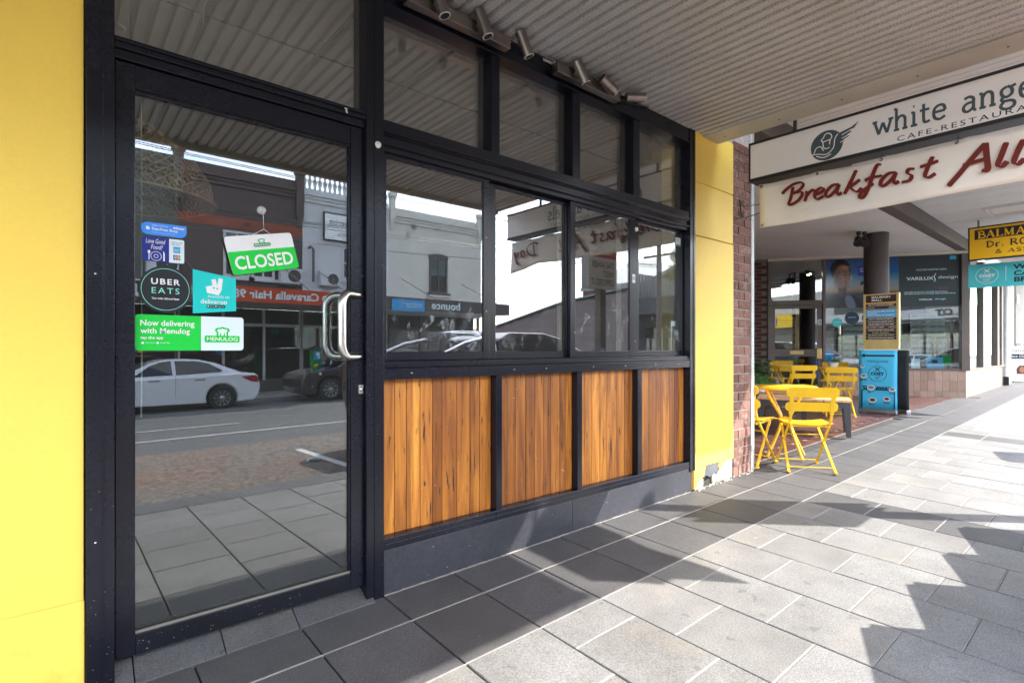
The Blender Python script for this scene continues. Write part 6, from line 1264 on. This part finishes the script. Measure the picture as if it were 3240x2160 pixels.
t = thing('parking_meter', (7.0, -16.6, -.4), 'green and blue parking ticket machine on the far footpath', 'parking meter'); box('cabinet', 'green_ink', t, 6.85, 7.18, -16.75, -16.45, G(7, -16.6), 1.1, .02); box('panel', 'fascia_blue', t, 6.90, 7.13, -16.449, -16.43, .75, 1.05); text('P', 'white_ink', t, (7.08, -16.43, .80), O, h=.2, bold=.04, lift=.008); box('label', 'sign_yellow', t, 6.90, 7.13, -16.449, -16.435, .2, .6); MB().hexa([(6.8, -16.8, 1.102), (7.23, -16.8, 1.102), (7.23, -16.4, 1.102), (6.8, -16.4, 1.102)], [(6.98, -16.63, 1.25), (7.05, -16.63, 1.25), (7.05, -16.57, 1.25), (6.98, -16.57, 1.25)]).build('roof', 'sign_black', t)
# ------------------------------------------------------------------ vehicles
def car(name, loc, label, low, house, side_glass, wheels, wr, hw, body, group, lights=(), rails=None, face=1):
    """length runs along local +x from the nose; low = body outline, house = cabin outline, each with its own rounding"""
    t = thing(name, loc, label, 'car', group, 0 if face == 1 else math.pi)
    # body with wheel arches cut into the outline
    def arch(o_):
        out = []
        for p in o_:
            out.append(p)
        return out
    zb = min(p[1] for p in low); pts = [p for p in low]
    bot = []
    for wx in sorted(wheels, reverse=True):
        r_ = wr + .06; x_ = math.sqrt(max(r_ ** 2 - (zb - wr) ** 2, .01)); a0 = math.atan2(zb - wr, x_); a1 = math.pi - a0
        bot += [(wx + r_ * math.cos(a0 + (a1 - a0) * k / 12), wr + r_ * math.sin(a0 + (a1 - a0) * k / 12)) for k in range(13)]
    pts = pts + bot
    def ins(P, d_):
        n_ = len(P); out = []
        for i in range(n_):
            a, b_, c_ = P[i - 1], P[i], P[(i + 1) % n_]; e1 = Vector((b_[0] - a[0], b_[1] - a[1])); e2 = Vector((c_[0] - b_[0], c_[1] - b_[1]))
            if e1.length < 1e-6 or e2.length < 1e-6: out.append(b_); continue
            n1 = Vector((-e1.y, e1.x)).normalized(); n2 = Vector((-e2.y, e2.x)).normalized(); m_ = n1 + n2
            m_ = m_.normalized() if m_.length > .1 else n1; out.append((b_[0] + m_.x * d_, b_[1] + m_.y * d_))
        return out
    ar = sum(pts[i - 1][0] * pts[i][1] - pts[i][0] * pts[i - 1][1] for i in range(len(pts))); sg = 1 if ar > 0 else -1
    lay = [(-hw, ins(pts, .05 * sg)), (-hw + .025, ins(pts, .018 * sg)), (-hw + .08, pts), (hw - .08, pts), (hw - .025, ins(pts, .018 * sg)), (hw, ins(pts, .05 * sg))]
    vs, fs, n_ = [], [], len(pts)
    for y, P_ in lay: vs += [(p[0], y, p[1]) for p in P_]
    for q in range(5): fs += [(q * n_ + i, q * n_ + (i + 1) % n_, (q + 1) * n_ + (i + 1) % n_, (q + 1) * n_ + i) for i in range(n_)]
    fs += [tuple(range(n_)), tuple(range(5 * n_, 6 * n_))[::-1]]
    mb = MB(); mb.add(vs, fs, False); bo_ = mb.build('body', body, t, local=True)
    z0h = min(p[1] for p in house); z1h = max(p[1] for p in house)
    def W(z): return hw - .05 - .20 * max(0, (z - z0h) / (z1h - z0h)) ** 1.15
    n_ = len(house); vs = [(p[0], -W(p[1]), p[1]) for p in house] + [(p[0], W(p[1]), p[1]) for p in house]
    mb = MB().add(vs, [tuple(range(n_)), tuple(range(n_, 2 * n_))[::-1]] + [(i, (i + 1) % n_, n_ + (i + 1) % n_, n_ + i) for i in range(n_)]); mb.build('cabin', body, t, .03, local=True, seg=3)
    for P_ in side_glass:
        for s_ in (-1, 1): MB().add([(p[0], s_ * (W(p[1]) + .006), p[1]) for p in P_], [tuple(range(len(P_)))]).build('side_window', 'car_glass', t, local=True)
    # windscreen and rear screen over the sloping ends of the cabin
    for (i, j) in ((0, 1), (n_ - 2, n_ - 1)):
        a, b_ = house[i], house[j]
        if abs(a[1] - b_[1]) > .15:
            nx, nz = (b_[1] - a[1]), -(b_[0] - a[0]); ll = math.hypot(nx, nz); cxm = sum(p[0] for p in house) / n_
            if (nx * ((a[0] + b_[0]) / 2 - cxm)) < 0: nx, nz = -nx, -nz
            dx, dz = nx / ll * .034, nz / ll * .034; q = lambda p, f_: (p[0] + dx, f_ * (W(p[1]) - .1), p[1] + dz)
            a2 = (a[0] * .9 + b_[0] * .1, a[1] * .9 + b_[1] * .1); b2_ = (a[0] * .08 + b_[0] * .92, a[1] * .08 + b_[1] * .92)
            MB().add([q(a2, -1), q(a2, 1), q(b2_, 1), q(b2_, -1)], [(0, 1, 2, 3)]).build('screen', 'car_glass', t, local=True)
    for wx in wheels:
        for s_ in (-1, 1):
            y = s_ * (hw - .12); w_ = MB().lathe([(wr * .64, -.1), (wr * .9, -.11), (wr, -.085), (wr, .085), (wr * .9, .11), (wr * .64, .1)], (wx, y, wr), 28, 'y').build('wheel', 'tyre', t, local=True)
            rim = MB().lathe([(wr * .60, .085), (wr * .66, .1), (wr * .66, -.1), (wr * .60, -.085)], (wx, y, wr), 28, 'y')
            for k in range(10):
                a = 2 * math.pi * k / 10; rim.bar((wx + .05 * math.cos(a), y + s_ * .085, wr + .05 * math.sin(a)), (wx + wr * .62 * math.cos(a), y + s_ * .09, wr + wr * .62 * math.sin(a)), .03, .02, up=(0, 1, 0))
            rim.lathe([(0, s_ * .1), (.06, s_ * .095), (.065, s_ * .07)], (wx, y, wr), 14, 'y'); rim.build('rim', 'alloy', w_, local=True)
            MB().lathe([(0, 0), (wr * .62, 0)], (wx, y + s_ * .03, wr), 20, 'y').build('brake_disc', 'wall_dark', w_, local=True)
    for nm, mt, P_ in lights:
        for s_ in (-1, 1): MB().add([(p[0], s_ * (hw + .004 - (p[2] if len(p) > 2 else 0)), p[1]) for p in P_], [tuple(range(len(P_)))]).build(nm, mt, t, local=True)
    return t
SED = dict(low=[(.16, .20), (.03, .34), (.0, .50), (.05, .63), (.35, .74), (1.30, .93), (2.1, .955), (3.1, .985), (3.7, 1.02), (4.15, 1.035), (4.52, 1.015), (4.62, .95), (4.66, .78), (4.69, .60), (4.64, .38), (4.52, .22)],
           house=[(1.22, .90), (2.0, 1.33), (2.3, 1.415), (2.75, 1.44), (3.15, 1.415), (3.55, 1.31), (4.22, 1.02)], side_glass=[[(1.62, .975), (1.75, .985), (2.50, 1.01), (2.47, 1.385), (2.25, 1.36), (1.98, 1.25)], [(2.58, 1.01), (3.62, 1.06), (3.72, 1.10), (3.38, 1.30), (3.1, 1.37), (2.56, 1.385)]],
           wheels=(.84, 3.68), wr=.335, hw=.90)
tl_ = ('tail_light', 'tail_red', [(4.16, .92, -.0), (4.56, .955, .0), (4.63, .86, .0), (4.62, .74, .0), (4.40, .79, .0)]); hl_ = ('headlight', 'lamp_clear', [(.10, .62, .03), (.55, .74), (.60, .66), (.25, .55, .01)])
hd = lambda a: ('door_handle', 'chrome', [(a, .845), (a + .26, .855), (a + .26, .885), (a, .875)]); seam = lambda a: ('door_seam', 'sign_black', [(a, .38), (a + .008, .38), (a + .012, .97), (a + .004, .97)])
car('white_sedan', (-.13, -15.22, rz_(2, -15.2)), 'white sedan parked at the far kerb with its tail towards the black car', body='car_white', group='parked cars', lights=[tl_, hl_, hd(1.95), hd(3.0), seam(1.45), seam(2.55)], **SED)
o = car('white_hatchback', (9.3, -4.15, rz_(10.5, -4.1) - .08), 'white car parked at the near kerb with a roof aerial', body='car_white', group='parked cars', lights=[tl_, hl_], **SED)
MB().tube([(2.6, .2, 1.43), (2.75, .2, 1.62)], .004, 5).build('aerial', 'sign_black', o, local=True)
SUV = dict(low=[(.12, .24), (.02, .45), (.03, .70), (.12, .86), (.75, 1.0), (1.25, 1.06), (2.2, 1.08), (4.4, 1.12), (4.55, 1.0), (4.6, .6), (4.5, .28)], house=[(1.1, 1.04), (1.85, 1.55), (2.3, 1.66), (3.6, 1.67), (4.2, 1.58), (4.5, 1.1)], side_glass=[[(1.55, 1.10), (2.5, 1.12), (2.5, 1.58), (2.1, 1.54), (1.85, 1.45)], [(2.6, 1.12), (3.5, 1.14), (3.5, 1.58), (2.6, 1.59)], [(3.6, 1.14), (4.2, 1.18), (4.1, 1.5), (3.6, 1.57)]], wheels=(.95, 3.65), wr=.37, hw=.92)
car('black_suv', (5.68, -15.15, rz_(7, -15.2)), 'black four-wheel drive parked at the far kerb behind the white sedan', body='car_black', group='parked cars', lights=[('headlight', 'lamp_clear', [(.10, .80, .03), (.62, .93), (.66, .86), (.3, .74, .01)]), ('fog_light', 'lamp_clear', [(.2, .50, .02), (.38, .52), (.36, .46), (.2, .45, .02)])], **SUV)
UTE = dict(low=[(.14, .35), (.02, .55), (.04, .85), (.2, .98), (1.25, 1.06), (1.6, 1.09), (3.35, 1.10), (3.36, 1.12), (5.1, 1.12), (5.12, .75), (5.05, .45)], house=[(1.45, 1.06), (2.15, 1.50), (2.5, 1.58), (3.2, 1.58), (3.42, 1.48), (3.46, 1.08)], side_glass=[[(1.85, 1.13), (2.6, 1.15), (2.6, 1.50), (2.35, 1.50), (2.15, 1.42)], [(2.7, 1.15), (3.3, 1.15), (3.28, 1.48), (2.7, 1.51)]], wheels=(.95, 4.05), wr=.38, hw=.92)
ute = car('maroon_ute', (8.25, -4.25, rz_(6, -4) + .0), 'dark maroon utility with chrome sports bars parked at the near kerb', body='car_maroon', group='parked cars', face=-1, lights=[('tail_light', 'tail_red', [(4.95, .8), (5.1, .8), (5.1, 1.08), (4.95, 1.08)])], **UTE)
for s_ in (-1, 1):
    for dx in (0, .22): MB().tube([(3.55 + dx, s_ * .80, 1.12), (3.55 + dx, s_ * .72, 1.44), (3.6 + dx, s_ * .60, 1.55), (3.6 + dx, 0, 1.57)], .035, 8).build('sports_bar', 'chrome', ute, local=True)
    MB().tube([(3.8, s_ * .74, 1.47), (4.15, s_ * .80, 1.40), (4.8, s_ * .84, 1.14)], .038, 8).build('sports_bar', 'chrome', ute, local=True)
# wheelie bins in a row at the near kerb; their lids and handles throw the toothed shadow on the paving
def bin_(x, y, mat, lid, label, rz=0):
    z0 = gz(x, y); t = thing('wheelie_bin', (x, y, z0), label, 'bin', 'wheelie bins at the near kerb', rz)
    MB().hexa([(-.22, -.22, .06), (.22, -.22, .06), (.22, .22, .06), (-.22, .22, .06)], [(-.28, -.31, .93), (.28, -.31, .93), (.28, .27, .93), (-.28, .27, .93)]).build('body', mat, t, .02, local=True)
    MB().hexa([(-.295, -.33, .935), (.295, -.33, .935), (.295, .28, .935), (-.295, .28, .935)], [(-.26, -.30, .975), (.26, -.30, .975), (.25, .2, 1.03), (-.25, .2, 1.03)]).build('lid', lid, t, .012, local=True)
    MB().box(-.24, .24, .262, .31, .86, .955).build('handle', mat, t, .01, local=True)
    for s_ in (-1, 1): MB().lathe([(0, -.025), (.1, -.025), (.1, .025), (0, .025)], (s_ * .25, .2, .1), 18, 'x').build('wheel', 'tyre', t, local=True)
bin_(3.24, -2.62, 'bin_blue', 'bin_red', 'blue wheelie bin with red lid at the near kerb, first of the row', .42); bin_(3.86, -2.63, 'gallery_dark', 'sign_yellow', 'dark wheelie bin with yellow lid at the near kerb, middle of the row', .40); bin_(4.48, -2.66, 'gallery_dark', 'bin_red', 'dark wheelie bin with red lid at the near kerb, third of the row', .44); bin_(5.07, -2.62, 'bin_blue', 'fascia_blue', 'blue wheelie bin with blue lid at the near kerb, beside the dark red-lidded one', .38); bin_(8.3, -2.35, 'bin_blue', 'fascia_blue', 'blue wheelie bin standing alone at the near kerb past the poster post', .3)
t = thing('poster_post', (5.85, -2.99, gz(5.85, -2.7) - .1), 'timber post at the near kerb carrying red and white protest posters', 'sign'); z0 = gz(5.85, -2.7) - .1
box('post', 'timber_pole', t, 5.79, 5.91, -2.66, -2.56, z0, 3.35)
for sg_, yy in ((1, -2.555), (-1, -2.668)):
    p_ = box('poster', 'white_ink', t, 5.52, 6.14, yy, yy + .006, 1.98, 2.92); q_ = box('red_panel', 'red_ink', p_, 5.521, 6.139, yy - .001 if sg_ < 0 else yy + .0062, yy - .0002 if sg_ < 0 else yy + .0072, 2.42, 2.919)
    fr_, yo, xx = (O, yy + .0073, 6.08) if sg_ > 0 else (F, yy - .0012, 5.58)
    text('PRIVATISATION\nWON\'T\nWORK', 'white_ink', p_, (xx, yo, 2.46), fr_, w=.5, h=.40, bold=.03, lift=.001); text('THE INNER\nWEST\nOPPOSES IT', 'sign_black', p_, (xx, yy + .0061 if sg_ > 0 else yy, 2.03), fr_, w=.5, h=.33, bold=.01, lift=.002)
t = thing('litter_wrapper', (2.4, -4.2, rz_(2.4, -4.2)), 'crumpled pale wrapper lying in the parking bay', 'litter'); MB().tube([(2.33, -4.2, rz_(2.4, -4.2) + .03), (2.40, -4.22, rz_(2.4, -4.2) + .035), (2.47, -4.19, rz_(2.4, -4.2) + .03)], .025, 6).build('wrapper', 'sticker_pale', t)
# ------------------------------------------------------------------ paint flecks and scuffs on the shopfront
FLAT('fleck_white', (.34, .36, .39), .6)
def flecks(nm, n_, xr, zr, y, smin, smax, pw=1.0, mat='fleck_white'):
    mb = MB(); rr = random.Random(len(nm) + n_)
    for k in range(n_):
        x = rr.uniform(*xr); z = zr[0] + (zr[1] - zr[0]) * rr.random() ** pw; s = rr.uniform(smin, smax); a = rr.uniform(-.5, .9); w = s * rr.uniform(.25, .6); ca, sa = math.cos(a), math.sin(a)
        mb.add([(x + u * ca - v_ * sa, y, z + u * sa + v_ * ca) for u, v_ in ((-s, -w * .4), (-s * .2, -w), (s, -w * .2), (s * .6, w * .7), (-s * .5, w))], [(0, 1, 2, 3, 4)])
    tag(mb.build(nm, mat, shop), kind='stuff')
flecks('paint_flecks', 44, (.22, .8), (.075, .14), .0172, .0006, .0026, 1.0)
flecks('jamb_flecks', 46, (.078, .150), (.01, .9), -.0108, .0006, .0022, 3.2)
flecks('mullion_flecks', 24, (1.07, 1.15), (.05, 2.0), -.0128, .0006, .0022, 1.2)
flecks('panel_flecks', 34, (1.17, 3.74), (.28, .99), .0410, .002, .006, 1.0)
flecks('plinth_flecks', 26, (1.17, 3.74), (.03, .2), -.0046, .0015, .005, 1.0)
flecks('glass_flecks', 60, (.22, 1.0), (.16, .5), .0355, .0005, .0016, 1.8)
